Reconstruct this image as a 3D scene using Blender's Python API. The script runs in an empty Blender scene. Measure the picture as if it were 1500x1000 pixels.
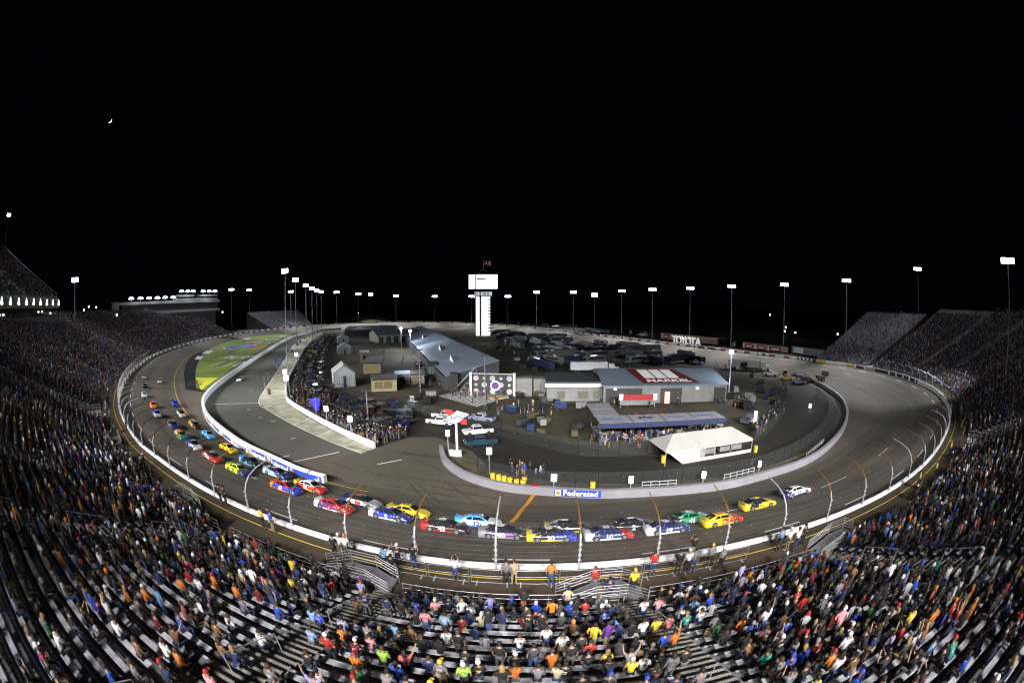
import math, random
import numpy as np
# ---------------------------------------------------------------- camera model and track outline
F_PX, PITCH, CAM_H = 625.0, math.radians(5.0), 20.0

def ray(px, py):
    """direction seen at a point of a 1500 x 1000 frame by the 15 mm equisolid lens"""
    dx, dy = px - 750.0, 500.0 - py
    r = max(math.hypot(dx, dy), 1e-6)
    th = 2 * math.asin(min(0.9999, r / (2 * F_PX)))
    a, b, c = math.sin(th) * dx / r, math.cos(th), math.sin(th) * dy / r
    return (a, b * math.cos(PITCH) + c * math.sin(PITCH), -b * math.sin(PITCH) + c * math.cos(PITCH))

def at(px, py, z=0.0):
    d = ray(px, py)
    t = (z - CAM_H) / d[2]
    return (d[0] * t, d[1] * t, z)

def far_at(px, py, dist):
    d = ray(px, py); h = math.hypot(d[0], d[1])
    return (d[0] / h * dist, d[1] / h * dist, CAM_H + d[2] / h * dist)

CTRL = [(0, 23.0, 3.5), (10, 22.8, 3.5), (20, 22.9, 3.5), (28, 23.4, 3.5), (36, 24.4, 3.5), (46, 26.7, 3.5), (58, 31, 3.5), (72, 37.5, 3.5),
        (86, 46.5, 3.4), (99, 59, 3.2), (108, 75, 3.0), (112, 94, 2.6), (110.5, 122, 1.8), (101, 154, 1.0), (85, 191, .7), (62, 238, .8),
        (30, 294, 1.6), (-8, 344, 2.8), (-52, 384, 3.2), (-100, 406, 3.2), (-146, 404, 3.0), (-180, 380, 2.6), (-201, 344, 2.2), (-209, 302, 2.0),
        (-206, 256, 1.9), (-193, 206, 1.9), (-163, 144, 2.1), (-127, 99, 2.5), (-96, 69, 2.9), (-72, 50, 3.2), (-50, 37, 3.4), (-38, 32, 3.5),
        (-26, 27.9, 3.5), (-15, 25.2, 3.5), (-7, 23.7, 3.5)]

def _outline():
    n = len(CTRL); pts = []
    for i in range(n):
        p0, p1, p2, p3 = (np.array(CTRL[(i + k) % n], float) for k in (-1, 0, 1, 2))
        for k in range(24):
            t = k / 24
            pts.append(.5 * ((2 * p1) + (p2 - p0) * t + (2 * p0 - 5 * p1 + 4 * p2 - p3) * t * t + (3 * p1 - p0 - 3 * p2 + p3) * t ** 3))
    pts = np.array(pts)
    cl = np.vstack([pts, pts[:1]])
    cs = np.concatenate([[0], np.cumsum(np.linalg.norm(np.diff(cl[:, :2], axis=0), axis=1))])
    L = cs[-1]; m = int(round(L))
    s = np.arange(m) * L / m
    q = np.stack([np.interp(s, cs, cl[:, k]) for k in range(3)], 1)
    for _ in range(6):                                   # even the curvature out
        q = .25 * np.roll(q, 1, 0) + .5 * q + .25 * np.roll(q, -1, 0)
    t = np.roll(q, -1, 0)[:, :2] - np.roll(q, 1, 0)[:, :2]
    t /= np.linalg.norm(t, axis=1)[:, None]
    for _ in range(12):
        t = .25 * np.roll(t, 1, 0) + .5 * t + .25 * np.roll(t, -1, 0)
    t /= np.linalg.norm(t, axis=1)[:, None]
    # the wall of the near turn stands a little farther out than the first survey of the curve
    sv = s.copy(); sv[sv > L / 2] -= L
    wgt = np.clip((190 - np.abs(sv + 5)) / 80, 0, 1) * .95
    q[:, 0] += t[:, 1] * wgt; q[:, 1] -= t[:, 0] * wgt
    return q, t, L
OUT, TAN, LEN = _outline()
NS = len(OUT); STEP = LEN / NS
TW = 17.0                                               # racing surface width

def frame(s):
    """point, tangent, outward normal and edge height at arc length s"""
    u = (s / STEP) % NS; i = int(u); f = u - i; j = (i + 1) % NS
    p = OUT[i] * (1 - f) + OUT[j] * f
    t = TAN[i] * (1 - f) + TAN[j] * f; t = t / np.linalg.norm(t)
    return p, t, np.array([t[1], -t[0]])

def pt(s, d, z=0.0):
    p, t, n = frame(s)
    return (p[0] + n[0] * d, p[1] + n[1] * d, z)

def edge_z(s):
    return float(frame(s)[0][2])

def sd(x, y):
    dd = (OUT[:, 0] - x) ** 2 + (OUT[:, 1] - y) ** 2
    i = int(np.argmin(dd)); p = OUT[i]; t = TAN[i]
    n = (t[1], -t[0])
    return i * STEP + (x - p[0]) * t[0] + (y - p[1]) * t[1], (x - p[0]) * n[0] + (y - p[1]) * n[1]

ROW_D, ROW_Z, STAND_D = 0.86, 0.362, 4.5
def stand_z(s, d):
    return edge_z(s) + 1.05 + ROW_Z * max(0.0, (d - STAND_D)) / ROW_D

def surface(x, y):
    s, d = sd(x, y)
    e = edge_z(s)
    if d <= -TW: return 0.0
    if d <= 0: return e * (1 + d / TW)
    if d < STAND_D: return e + .75
    return stand_z(s, d)

def hit(px, py, up=0.0):
    """where the line of sight through a point of the photograph meets the ground, the track or the stand (plus a height)"""
    d = ray(px, py); lo = 4.0
    t = lo
    prev = t
    while t < 600:
        x, y, z = d[0] * t, d[1] * t, CAM_H + d[2] * t
        if z <= surface(x, y) + up:
            a, b = prev, t
            for _ in range(14):
                m = .5 * (a + b)
                if CAM_H + d[2] * m <= surface(d[0] * m, d[1] * m) + up: b = m
                else: a = m
            return (d[0] * b, d[1] * b, CAM_H + d[2] * b - up)
        prev = t
        t += max(.4, t * .012)
    return None
# ---------------------------------------------------------------- scene, helpers
import bpy
from mathutils import Vector, Matrix
rnd = random.Random(11)
scene = bpy.context.scene
COL = scene.collection
NP_RNG = np.random.default_rng(5)

def link(o, parent=None):
    COL.objects.link(o)
    if parent is not None: o.parent = parent
    return o

def tag(o, label=None, cat=None, group=None, kind=None):
    if label: o['label'] = label
    if cat: o['category'] = cat
    if group: o['group'] = group
    if kind: o['kind'] = kind
    return o

def empty(name, loc=(0, 0, 0), rz=0.0, label=None, cat=None, group=None):
    o = bpy.data.objects.new(name, None); o.empty_display_size = .3
    o.location = loc; o.rotation_euler = (0, 0, rz)
    COL.objects.link(o)
    return tag(o, label, cat, group)

def copy_tree(o, parent=None):
    c = o.copy(); COL.objects.link(c)
    if parent is not None: c.parent = parent
    for ch in list(o.children): copy_tree(ch, c)
    return c

class MB:
    """collects faces and builds them as one mesh"""
    def __init__(s): s.v, s.f, s.m = [], [], []
    def add(s, vs, fs, m=0):
        k = len(s.v); s.v.extend([tuple(map(float, p)) for p in vs])
        for f in fs: s.f.append(tuple(i + k for i in f)); s.m.append(m)
        return s
    def box(s, c, d, rz=0.0, m=0, taper=1.0):
        x, y, z = c; a, b, h = d[0] / 2, d[1] / 2, d[2] / 2
        cs, sn = math.cos(rz), math.sin(rz); vs = []
        for zz, k in ((-h, 1.0), (h, taper)):
            for ax, by in ((-a, -b), (a, -b), (a, b), (-a, b)):
                ax *= k; by *= k
                vs.append((x + ax * cs - by * sn, y + ax * sn + by * cs, z + zz))
        return s.add(vs, [(3, 2, 1, 0), (4, 5, 6, 7), (0, 1, 5, 4), (1, 2, 6, 5), (2, 3, 7, 6), (3, 0, 4, 7)], m)
    def cyl(s, p0, p1, r0, r1=None, n=8, m=0):
        r1 = r0 if r1 is None else r1
        a, b = Vector(p0), Vector(p1); d = (b - a).normalized()
        u = d.orthogonal().normalized(); w = d.cross(u); vs = []
        for p, r in ((a, r0), (b, r1)):
            for i in range(n):
                t = 2 * math.pi * i / n
                vs.append(p + u * (r * math.cos(t)) + w * (r * math.sin(t)))
        fs = [(i, (i + 1) % n, n + (i + 1) % n, n + i) for i in range(n)]
        return s.add(vs, fs + [tuple(range(n - 1, -1, -1)), tuple(range(n, 2 * n))], m)
    def tube(s, pts, r, n=5, m=0):
        pts = [Vector(p) for p in pts]; k = len(pts); vs = []; fs = []
        for i, p in enumerate(pts):
            d = (pts[min(i + 1, k - 1)] - pts[max(i - 1, 0)]).normalized()
            u = d.cross(Vector((0, 0, 1)))
            u = d.orthogonal().normalized() if u.length < .05 else u.normalized()
            w = d.cross(u); rr = r[i] if isinstance(r, (list, tuple)) else r
            for j in range(n):
                t = 2 * math.pi * j / n
                vs.append(p + u * (rr * math.cos(t)) + w * (rr * math.sin(t)))
        for i in range(k - 1):
            for j in range(n):
                fs.append((i * n + j, i * n + (j + 1) % n, (i + 1) * n + (j + 1) % n, (i + 1) * n + j))
        fs += [tuple(range(n - 1, -1, -1)), tuple(range((k - 1) * n, k * n))]
        return s.add(vs, fs, m)
    def prism(s, poly, z0, z1, m=0):
        n = len(poly); vs = [(p[0], p[1], z0) for p in poly] + [(p[0], p[1], z1) for p in poly]
        a = sum(poly[i][0] * poly[(i + 1) % n][1] - poly[(i + 1) % n][0] * poly[i][1] for i in range(n))
        q = list(range(n)) if a > 0 else list(range(n - 1, -1, -1))
        fs = [tuple(q[::-1]), tuple(i + n for i in q)]
        for i in range(n):
            fs.append((q[i], q[(i + 1) % n], q[(i + 1) % n] + n, q[i] + n))
        return s.add(vs, fs, m)
    def sheet(s, poly, z, m=0):
        n = len(poly); a = sum(poly[i][0] * poly[(i + 1) % n][1] - poly[(i + 1) % n][0] * poly[i][1] for i in range(n))
        q = poly if a > 0 else poly[::-1]
        return s.add([(p[0], p[1], z) for p in q], [tuple(range(n))], m)
    def quad(s, a, b, c, d, m=0): return s.add([a, b, c, d], [(0, 1, 2, 3)], m)
    def sweep(s, ss, profile, zf, m=0, close=True, caps=True):
        """profile = [(d, z)] swept along the outline at arc lengths ss; zf(s) gives the base height"""
        k = len(profile); vs = []; fs = []
        for q in ss:
            p, t, n = frame(q); z0 = zf(q)
            for d, z in profile: vs.append((p[0] + n[0] * d, p[1] + n[1] * d, z0 + z))
        e = k if close else k - 1
        for i in range(len(ss) - 1):
            for j in range(e):
                fs.append((i * k + j, (i + 1) * k + j, (i + 1) * k + (j + 1) % k, i * k + (j + 1) % k))
        if close and caps: fs += [tuple(range(k)), tuple(range((len(ss) - 1) * k, len(ss) * k))[::-1]]
        return s.add(vs, fs, m)
    def mesh(s, name, mats):
        me = bpy.data.meshes.new(name); me.from_pydata(s.v, [], s.f)
        mats = mats if isinstance(mats, (list, tuple)) else [mats]
        for mt in mats: me.materials.append(mt)
        if len(mats) > 1: me.polygons.foreach_set('material_index', s.m)
        me.update(); return me
    def build(s, name, mats, parent=None, smooth=False):
        me = s.mesh(name, mats)
        if smooth: me.polygons.foreach_set('use_smooth', [True] * len(me.polygons))
        return link(bpy.data.objects.new(name, me), parent)

def rng(a, b, step):
    n = max(1, int(math.ceil(abs(b - a) / step))); return [a + (b - a) * i / n for i in range(n + 1)]

# ---------------------------------------------------------------- materials
def new_mat(name):
    m = bpy.data.materials.new(name); m.use_nodes = True
    nt = m.node_tree; return m, nt, nt.nodes['Principled BSDF']

def N(nt, typ, **kw):
    n = nt.nodes.new(typ)
    for k, v in kw.items():
        if k.startswith('i_'): n.inputs[k[2:].replace('_', ' ')].default_value = v
        else: setattr(n, k, v)
    return n

def mixc(nt, fac, a, b, mode='MIX'):
    n = nt.nodes.new('ShaderNodeMix'); n.data_type = 'RGBA'; n.blend_type = mode
    for sock, v in ((n.inputs[0], fac), (n.inputs[6], a), (n.inputs[7], b)):
        if isinstance(v, (int, float)): sock.default_value = v
        elif isinstance(v, (tuple, list)): sock.default_value = (*v[:3], 1)
        else: nt.links.new(v, sock)
    return n.outputs[2]

def math_n(nt, op, a, b=0.0, c=0.0):
    n = nt.nodes.new('ShaderNodeMath'); n.operation = op
    for sock, v in zip(n.inputs, (a, b, c)):
        if isinstance(v, (int, float)): sock.default_value = v
        else: nt.links.new(v, sock)
    return n.outputs[0]

def noise(nt, scale, coord=None, detail=4.0, rough=.6):
    n = nt.nodes.new('ShaderNodeTexNoise'); n.inputs['Scale'].default_value = scale
    n.inputs['Detail'].default_value = detail; n.inputs['Roughness'].default_value = rough
    if coord is None:
        tc = nt.nodes.new('ShaderNodeTexCoord'); coord = tc.outputs['Object']
    nt.links.new(coord, n.inputs['Vector']); return n.outputs['Fac']

def ramp(nt, fac, stops):
    r = nt.nodes.new('ShaderNodeValToRGB'); cr = r.color_ramp
    while len(cr.elements) < len(stops): cr.elements.new(.5)
    for e, (p, c) in zip(cr.elements, stops):
        e.position = p; e.color = (*c, 1) if isinstance(c, (tuple, list)) else (c, c, c, 1)
    nt.links.new(fac, r.inputs[0]); return r.outputs[0]

def plain(name, col, rough=.6, metal=0.0, var=.25, scale=1.5, spec=.5):
    m, nt, b = new_mat(name)
    f = noise(nt, scale)
    lo = tuple(c * (1 - var) for c in col); hi = tuple(min(1, c * (1 + var * .8)) for c in col)
    nt.links.new(ramp(nt, f, [(.3, lo), (.7, hi)]), b.inputs['Base Color'])
    b.inputs['Roughness'].default_value = rough; b.inputs['Metallic'].default_value = metal
    b.inputs['Specular IOR Level'].default_value = spec
    return m

def glow(name, col, strength, base=(.02, .02, .02)):
    m, nt, b = new_mat(name)
    b.inputs['Base Color'].default_value = (*base, 1)
    b.inputs['Emission Color'].default_value = (*col, 1); b.inputs['Emission Strength'].default_value = strength
    m.cycles.emission_sampling = 'NONE'
    return m

def tinted(name, rough=.8, var=.2, scale=9.0, metal=0.0, coat=0.0):
    """takes its colour from the object, so copies can share one mesh"""
    m, nt, b = new_mat(name)
    oi = nt.nodes.new('ShaderNodeObjectInfo')
    f = ramp(nt, noise(nt, scale), [(.25, 1 - var), (.75, 1.0)])
    nt.links.new(mixc(nt, 1.0, oi.outputs['Color'], f, 'MULTIPLY'), b.inputs['Base Color'])
    b.inputs['Roughness'].default_value = rough; b.inputs['Metallic'].default_value = metal
    b.inputs['Coat Weight'].default_value = coat
    return m

def shirt_mat():
    m = tinted('cloth_fabric'); nt = m.node_tree; b = nt.nodes['Principled BSDF']; src = b.inputs['Base Color'].links[0].from_socket
    tc = nt.nodes.new('ShaderNodeTexCoord'); sep = nt.nodes.new('ShaderNodeSeparateXYZ'); nt.links.new(tc.outputs['Generated'], sep.inputs[0]); oi = nt.nodes.new('ShaderNodeObjectInfo')
    def band(v, c, w): return math_n(nt, 'LESS_THAN', math_n(nt, 'ABSOLUTE', math_n(nt, 'SUBTRACT', v, c)), w)
    k = math_n(nt, 'MULTIPLY', band(sep.outputs[0], .5, .17), band(sep.outputs[2], .62, .12)); k = math_n(nt, 'MULTIPLY', k, math_n(nt, 'GREATER_THAN', oi.outputs['Random'], .55))
    k = math_n(nt, 'MULTIPLY', k, math_n(nt, 'GREATER_THAN', noise(nt, 16.0, tc.outputs['Object'], 2), .5))
    pc = ramp(nt, oi.outputs['Random'], [(.55, (.5, .5, .5)), (.7, (.35, .05, .04)), (.85, (.03, .04, .12)), (.95, (.5, .4, .1))]); nt.nodes[-1].color_ramp.interpolation = 'CONSTANT'
    nt.links.new(mixc(nt, k, src, pc), b.inputs['Base Color']); return m
M = {}
M['cloth'] = shirt_mat(); M['skin'] = plain('skin', (.32, .19, .13), .55, var=.15, scale=6)
M['hair'] = tinted('hair_and_hats', .7)
M['galv'] = plain('galvanised_steel', (.55, .56, .60), .45, .4, .2, 3)
M['alu'] = plain('aluminium_plank', (.50, .50, .56), .5, .15, .45, 1.7)
M['deck'] = plain('stand_deck', (.15, .15, .16), .8, 0, .35, .8)
M['concrete'] = plain('concrete', (.26, .25, .22), .9, 0, .3, .6)
M['white_paint'] = plain('white_paint', (.82, .82, .86), .55, 0, .08, .9)
M['grey_wall'] = plain('pale_wall_paint', (.25, .24, .28), .6, 0, .12, .7)
M['red_paint'] = plain('red_paint', (.34, .02, .025), .55, 0, .15, 1)
M['dark_paint'] = plain('dark_paint', (.03, .03, .035), .55, 0, .2, 1)
M['blue_paint'] = plain('blue_paint', (.03, .07, .42), .5, 0, .12, 1)
M['yellow_paint'] = plain('yellow_paint', (.72, .52, .05), .55, 0, .15, 1.5)
M['orange_paint'] = plain('orange_paint', (.62, .27, .02), .6, 0, .15, 1.5)
M['lettering'] = plain('white_lettering', (.85, .85, .88), .5, 0, .04)
M['dark_lettering'] = plain('dark_lettering', (.02, .03, .09), .5, 0, .04)
M['black_steel'] = plain('dark_steel', (.035, .035, .04), .45, .4, .3, 2)
M['pole'] = plain('pole_steel', (.30, .30, .33), .5, .5, .2, 1)
M['lit_post'] = plain('amber_lit_post', (.21, .11, .035), .5, .2, .2, 2)  # amber of the warm lighting painted into the post colour
M['tyre'] = plain('tyre_rubber', (.012, .012, .013), .75, 0, .3, 4)
M['rim'] = plain('wheel_rim', (.35, .33, .30), .35, .7, .2, 5)
M['glass'] = plain('dark_glass', (.012, .014, .02), .08, 0, .2, 2, 1.0)
M['lamp'] = glow('floodlight_glow', (.92, .94, 1.0), 26.0)
M['lamp_small'] = glow('small_lamp_glow', (.95, .97, 1.0), 9.0)
M['screen'] = glow('led_screen', (.93, .94, 1.0), 1.6)
M['tent_white'] = plain('tent_canvas', (.46, .445, .43), .75, 0, .08, .5)
M['roof_blue'] = plain('metal_roofing', (.24, .31, .40), .45, .1, .15, .3)
M['panel_grey'] = plain('wall_panels', (.20, .205, .21), .65, 0, .18, .8)
M['mud'] = plain('olive_paving', (.052, .046, .027), .92, 0, .5, .14)
M['timber'] = plain('sandy_boards', (.40, .33, .19), .8, 0, .25, .6)

def text_mesh(txt, size, mat, depth=.02, bold=.012, align='CENTER'):
    cu = bpy.data.curves.new('lettering', 'FONT'); cu.body = txt; cu.size = size
    cu.align_x = align; cu.align_y = 'CENTER'; cu.extrude = depth; cu.offset = bold * size; cu.resolution_u = 2
    o = bpy.data.objects.new('lettering', cu); COL.objects.link(o)
    dg = bpy.context.evaluated_depsgraph_get()
    me = bpy.data.meshes.new_from_object(o.evaluated_get(dg)); bpy.data.objects.remove(o)
    me.materials.clear(); me.materials.append(mat); return me

def on_plane(mesh, name, origin, xdir, updir, parent=None):
    """puts a flat mesh (text) with its reading direction along xdir and its top towards updir"""
    x = Vector(xdir).normalized(); u = Vector(updir).normalized(); z = x.cross(u).normalized(); u = z.cross(x)
    o = bpy.data.objects.new(name, mesh); link(o, parent)
    o.matrix_world = Matrix(((x.x, u.x, z.x, origin[0]), (x.y, u.y, z.y, origin[1]), (x.z, u.z, z.z, origin[2]), (0, 0, 0, 1)))
    return o
# ---------------------------------------------------------------- asphalt
def asphalt(name, track=True, base=(.112, .096, .079)):
    m, nt, b = new_mat(name)
    uv = nt.nodes.new('ShaderNodeUVMap'); uv.uv_map = 'UVMap'
    geo = nt.nodes.new('ShaderNodeTexCoord')
    sep = nt.nodes.new('ShaderNodeSeparateXYZ'); nt.links.new(uv.outputs[0], sep.inputs[0])
    fine = ramp(nt, noise(nt, 1.6, geo.outputs['Object'], 8, .7), [(.3, .78), (.7, 1.15)])
    big = ramp(nt, noise(nt, .045, geo.outputs['Object'], 3), [(.35, (.72, .80, .74)), (.65, (1.16, 1.06, 1.0))])
    c = mixc(nt, 1.0, base, fine, 'MULTIPLY'); c = mixc(nt, 1.0, c, big, 'MULTIPLY')
    if track:
        mp = nt.nodes.new('ShaderNodeMapping'); mp.inputs['Scale'].default_value = (.012, 1.0, 1); nt.links.new(uv.outputs[0], mp.inputs[0])
        st = ramp(nt, noise(nt, 1.4, mp.outputs[0], 6, .75), [(.34, .74), (.52, 1.0), (.7, 1.1)])
        c = mixc(nt, .8, c, st, 'MULTIPLY')
        mp2 = nt.nodes.new('ShaderNodeMapping'); mp2.inputs['Scale'].default_value = (.03, 3.2, 1); nt.links.new(uv.outputs[0], mp2.inputs[0])
        sk = ramp(nt, noise(nt, 1.1, mp2.outputs[0], 2), [(.30, .45), (.36, 1.0)])
        c = mixc(nt, .35, c, sk, 'MULTIPLY')
        gr = None
        for dd, w in ((6.6, 1.9), (12.4, 2.3)):
            e = math_n(nt, 'ABSOLUTE', math_n(nt, 'SUBTRACT', math_n(nt, 'ADD', sep.outputs[1], math_n(nt, 'MULTIPLY', noise(nt, .02, geo.outputs['Object'], 1), 3.0)), dd + 1.5))
            g = math_n(nt, 'MAXIMUM', math_n(nt, 'SUBTRACT', 1.0, math_n(nt, 'DIVIDE', e, w)), 0.0); gr = g if gr is None else math_n(nt, 'MAXIMUM', gr, g)
        c = mixc(nt, math_n(nt, 'MULTIPLY', gr, .38), c, (.028, .026, .024))
        # laid lanes of paving with dark seams
        wob = math_n(nt, 'MULTIPLY', noise(nt, .08, geo.outputs['Object'], 1), .5)
        for dd, w, k in ((4.9, .06, .45), (9.6, .06, .5), (13.9, .07, .55)):
            e = math_n(nt, 'ABSOLUTE', math_n(nt, 'SUBTRACT', math_n(nt, 'ADD', sep.outputs[1], wob), dd + .25))
            c = mixc(nt, math_n(nt, 'MULTIPLY', math_n(nt, 'LESS_THAN', e, w), k), c, (.012, .012, .012))
    nt.links.new(c, b.inputs['Base Color'])
    b.inputs['Roughness'].default_value = .82; b.inputs['Specular IOR Level'].default_value = .35
    return m
M['track'] = asphalt('track_asphalt'); M['apron'] = asphalt('apron_asphalt', False, (.100, .088, .074))
M['road'] = asphalt('service_road_asphalt', False, (.026, .024, .023))
M['pit_lane'] = asphalt('pit_lane_asphalt', False, (.095, .098, .088))
M['walk'] = asphalt('walkway_asphalt', False, (.060, .047, .034))
M['stall'] = plain('pit_stall_concrete', (.38, .37, .28), .9, 0, .45, .35)
M['soil'] = plain('dark_outfield', (.018, .020, .016), .95, 0, .4, .05)
M['black_band'] = plain('black_painted_asphalt', (.012, .013, .015), .9, 0, .3, .5, .1)
def grass_mat():
    m, nt, b = new_mat('turf')
    f = ramp(nt, noise(nt, 1.2, None, 8, .7), [(.3, (.12, .20, .014)), (.7, (.21, .31, .025))])
    s = ramp(nt, noise(nt, .06, None, 2), [(.4, .75), (.6, 1.15)])
    nt.links.new(mixc(nt, 1, f, s, 'MULTIPLY'), b.inputs['Base Color']); b.inputs['Roughness'].default_value = .9
    return m
M['turf'] = grass_mat()

# ---------------------------------------------------------------- ground: one sheet to the horizon
def ground():
    ss = rng(0, LEN, 3.0)[:-1]; n = len(ss)
    rings = [(-TW - .05, lambda s: -.03), (-.2, lambda s: edge_z(s) - .35), (.8, lambda s: edge_z(s) + .55), (60, lambda s: edge_z(s) * .5 + .2),
             (140, lambda s: .5), (500, lambda s: .3), (2500, lambda s: 0.0), (9000, lambda s: 0.0)]
    vs = []; fs = []
    for d, zf in rings:
        for s in ss: vs.append(pt(s, d, zf(s)))
    for i in range(len(rings) - 1):
        for j in range(n):
            k = (j + 1) % n; fs.append((i * n + j, (i + 1) * n + j, (i + 1) * n + k, i * n + k))
    fs.append(tuple(range(n)))
    g = MB(); g.add(vs, fs); o = g.build('ground', [M['apron'], M['soil']])
    for p in o.data.polygons:
        p.material_index = 1 if p.index >= 2 * n and p.index < 7 * n else 0
    return tag(o, kind='structure')
ground()

def uv_sheet(name, ss, ds, zf, mat):
    vs, fs, uv = [], [], []
    for s in ss:
        for d in ds: vs.append(pt(s, d, zf(s, d))); uv.append((s, -d))
    k = len(ds)
    for i in range(len(ss) - 1):
        for j in range(k - 1): fs.append((i * k + j, i * k + j + 1, (i + 1) * k + j + 1, (i + 1) * k + j)[::-1])
    me = bpy.data.meshes.new(name); me.from_pydata(vs, [], fs); me.materials.append(mat)
    l = me.uv_layers.new(name='UVMap')
    idx = np.zeros(len(me.loops), int); me.loops.foreach_get('vertex_index', idx)
    l.data.foreach_set('uv', np.array(uv)[idx].ravel())
    me.polygons.foreach_set('use_smooth', [True] * len(me.polygons))
    # faces must look up
    if me.polygons[0].normal.z < 0: me.flip_normals()
    return tag(link(bpy.data.objects.new(name, me)), kind='structure')
tz = lambda s, d: edge_z(s) * max(0, 1 + d / TW) + .012
uv_sheet('race_track', rng(0, LEN, 2.0), [-TW, -13, -9, -5, -2, .05], tz, M['track'])
WALK = uv_sheet('spectator_walkway', rng(-340, 168, 2.0), [.4, 2.5, STAND_D + .6], lambda s, d: edge_z(s) + .75, M['walk'])

P0 = lambda *pp: [at(x, y)[:2] for x, y in pp]
def smooth_poly(pts, k=6):
    out = []
    n = len(pts)
    for i in range(n - 1):
        p0, p1, p2, p3 = (np.array(pts[max(0, min(n - 1, i + q))], float) for q in (-1, 0, 1, 2))
        for j in range(k):
            t = j / k
            out.append(tuple(.5 * ((2 * p1) + (p2 - p0) * t + (2 * p0 - 5 * p1 + 4 * p2 - p3) * t * t + (3 * p1 - p0 - 3 * p2 + p3) * t ** 3)))
    out.append(tuple(pts[-1])); return out

# line of the pit wall (near end first) and of the inner wall, in plan
PITW = smooth_poly(P0((478, 712), (440, 700), (400, 681), (350, 655), (310, 622), (299, 603), (300, 588), (315, 570), (345, 547), (380, 523), (415, 501), (440, 491), (470, 484.5), (500, 482.5)))
INNW = smooth_poly(P0((646, 661), (652, 679), (668, 693), (692, 705), (740, 718), (800, 724), (880, 728), (940, 726), (1000, 722), (1060, 715), (1120, 700), (1180, 679), (1215, 655), (1236, 628), (1240, 604), (1228, 583), (1196, 562), (1162, 549)))
sheet = lambda name, poly, z, mat: tag(MB().sheet(poly, z).build(name, mat), kind='structure')
# the paved infield, darker service road, pit lane, stalls, turf
sheet('infield_paving', P0((560, 640), (470, 580), (430, 530), (470, 492), (560, 484), (700, 486), (790, 497), (900, 512), (1000, 530), (1100, 550), (1160, 570), (1175, 600), (1130, 640), (1050, 668), (930, 668), (830, 655), (700, 625), (620, 622)), .006, M['mud'])
sheet('service_road', P0((640, 600), (700, 618), (780, 638), (870, 657), (950, 668), (1040, 668), (1110, 643), (1150, 605), (1140, 575), (1120, 556), (1180, 560), (1215, 580), (1228, 605), (1218, 635), (1180, 662), (1120, 684), (1060, 697), (960, 708), (850, 707), (760, 698), (715, 683), (690, 660), (640, 640), (560, 640)), .014, M['road'])
sheet('pit_working_area', P0((548, 656), (500, 634), (455, 610), (425, 591), (419.5, 580), (421.5, 560), (432, 538), (446, 512), (458, 499), (478, 490), (500, 491), (492, 510), (488, 530), (485, 560), (500, 590), (560, 618), (600, 640)), .012, M['road'])
sheet('motorhome_field', P0((733, 520), (728, 492), (760, 491.5), (850, 505), (945, 521), (1050, 537), (1080, 545), (1060, 548), (1000, 541), (880, 543), (800, 548)), .012, M['road'])
sheet('verge', P0((660, 664), (700, 680), (730, 697), (800, 712), (880, 716), (960, 714), (1060, 701), (1120, 688), (1180, 666), (1218, 640), (1234, 606), (1222, 584), (1228, 583), (1240, 604), (1236, 628), (1215, 655), (1180, 679), (1120, 700), (1060, 715), (1000, 722), (940, 726), (880, 728), (800, 724), (740, 718), (692, 705), (668, 693), (655, 679)), .019, plain('dry_verge', (.075, .062, .035), .95, 0, .4, .5))
sheet('pit_lane', PITW[14:] + P0((470, 487), (447, 494), (430, 505), (415, 530), (400, 553), (387, 572), (379, 590), (395, 602), (430, 622), (480, 645), (530, 664)) , .008, M['pit_lane'])
sheet('pit_stalls', P0((530, 664), (480, 645), (430, 622), (395, 602), (379, 590), (387, 572), (400, 553), (415, 530), (430, 505), (447, 494), (470, 487), (474, 488), (456, 498), (444, 512), (430, 540), (421, 560), (419, 582), (422, 592), (450, 611), (490, 632), (548, 657)), .017, M['stall'])
turf_edge = P0((287, 568), (286, 552), (287, 540), (293, 524), (306, 511), (330, 501.5), (352, 496.5), (385, 491), (428, 487.5))
sheet('turf', turf_edge + P0((420, 493), (400, 502), (370, 519), (345, 534), (325, 552), (300, 571)), .018, M['turf'])
sheet('painted_band', P0((272, 570), (269, 548), (272, 533), (283, 517), (300, 506), (330, 497), (356, 492)) + turf_edge[6::-1] + P0((300, 573), (330, 551), (318, 562), (304, 574.5)), .010, M['black_band'])
ln = MB()
def stripe(a, b, w, z=.028):
    a, b = np.array(a[:2]), np.array(b[:2]); d = b - a; d = d / np.linalg.norm(d); n = np.array([-d[1], d[0]]) * w / 2
    ln.sheet([tuple(a - n), tuple(b - n), tuple(b + n), tuple(a + n)], z)
def path_stripe(pts, w, z=.028):
    for a, b in zip(pts[:-1], pts[1:]): stripe(a, b, w, z)
path_stripe(smooth_poly(P0((530, 664), (480, 645), (430, 622), (395, 602), (379, 590), (387, 572), (400, 553), (415, 530), (430, 505), (447, 494)), 4), .18)
for a, b in (((421, 678), (497, 662)), ((308, 592), (378, 590)), ((352, 551), (398, 551)), ((380, 531), (413, 531)), ((553, 680), (589, 673)), ((396, 617), (404, 616)), ((425, 643), (433, 641)), ((402, 672), (424, 667)), ((365, 572), (371, 572)), ((362, 600), (368, 600)), ((378, 612), (384, 611))):
    stripe(at(*a), at(*b), .2)
for q in (0.1, .25, .4, .55, .7, .85):      # stall lines across the concrete
    i = q * 5; A = P0((530, 664), (480, 645), (430, 622), (395, 602), (379, 590), (390, 565)); B = P0((548, 657), (500, 636), (455, 612), (424, 593), (419, 578), (421, 560))
    k = int(i); f = i - k
    stripe([A[k][j] * (1 - f) + A[k + 1][j] * f for j in (0, 1)], [B[k][j] * (1 - f) + B[k + 1][j] * f for j in (0, 1)], .15)
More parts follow.
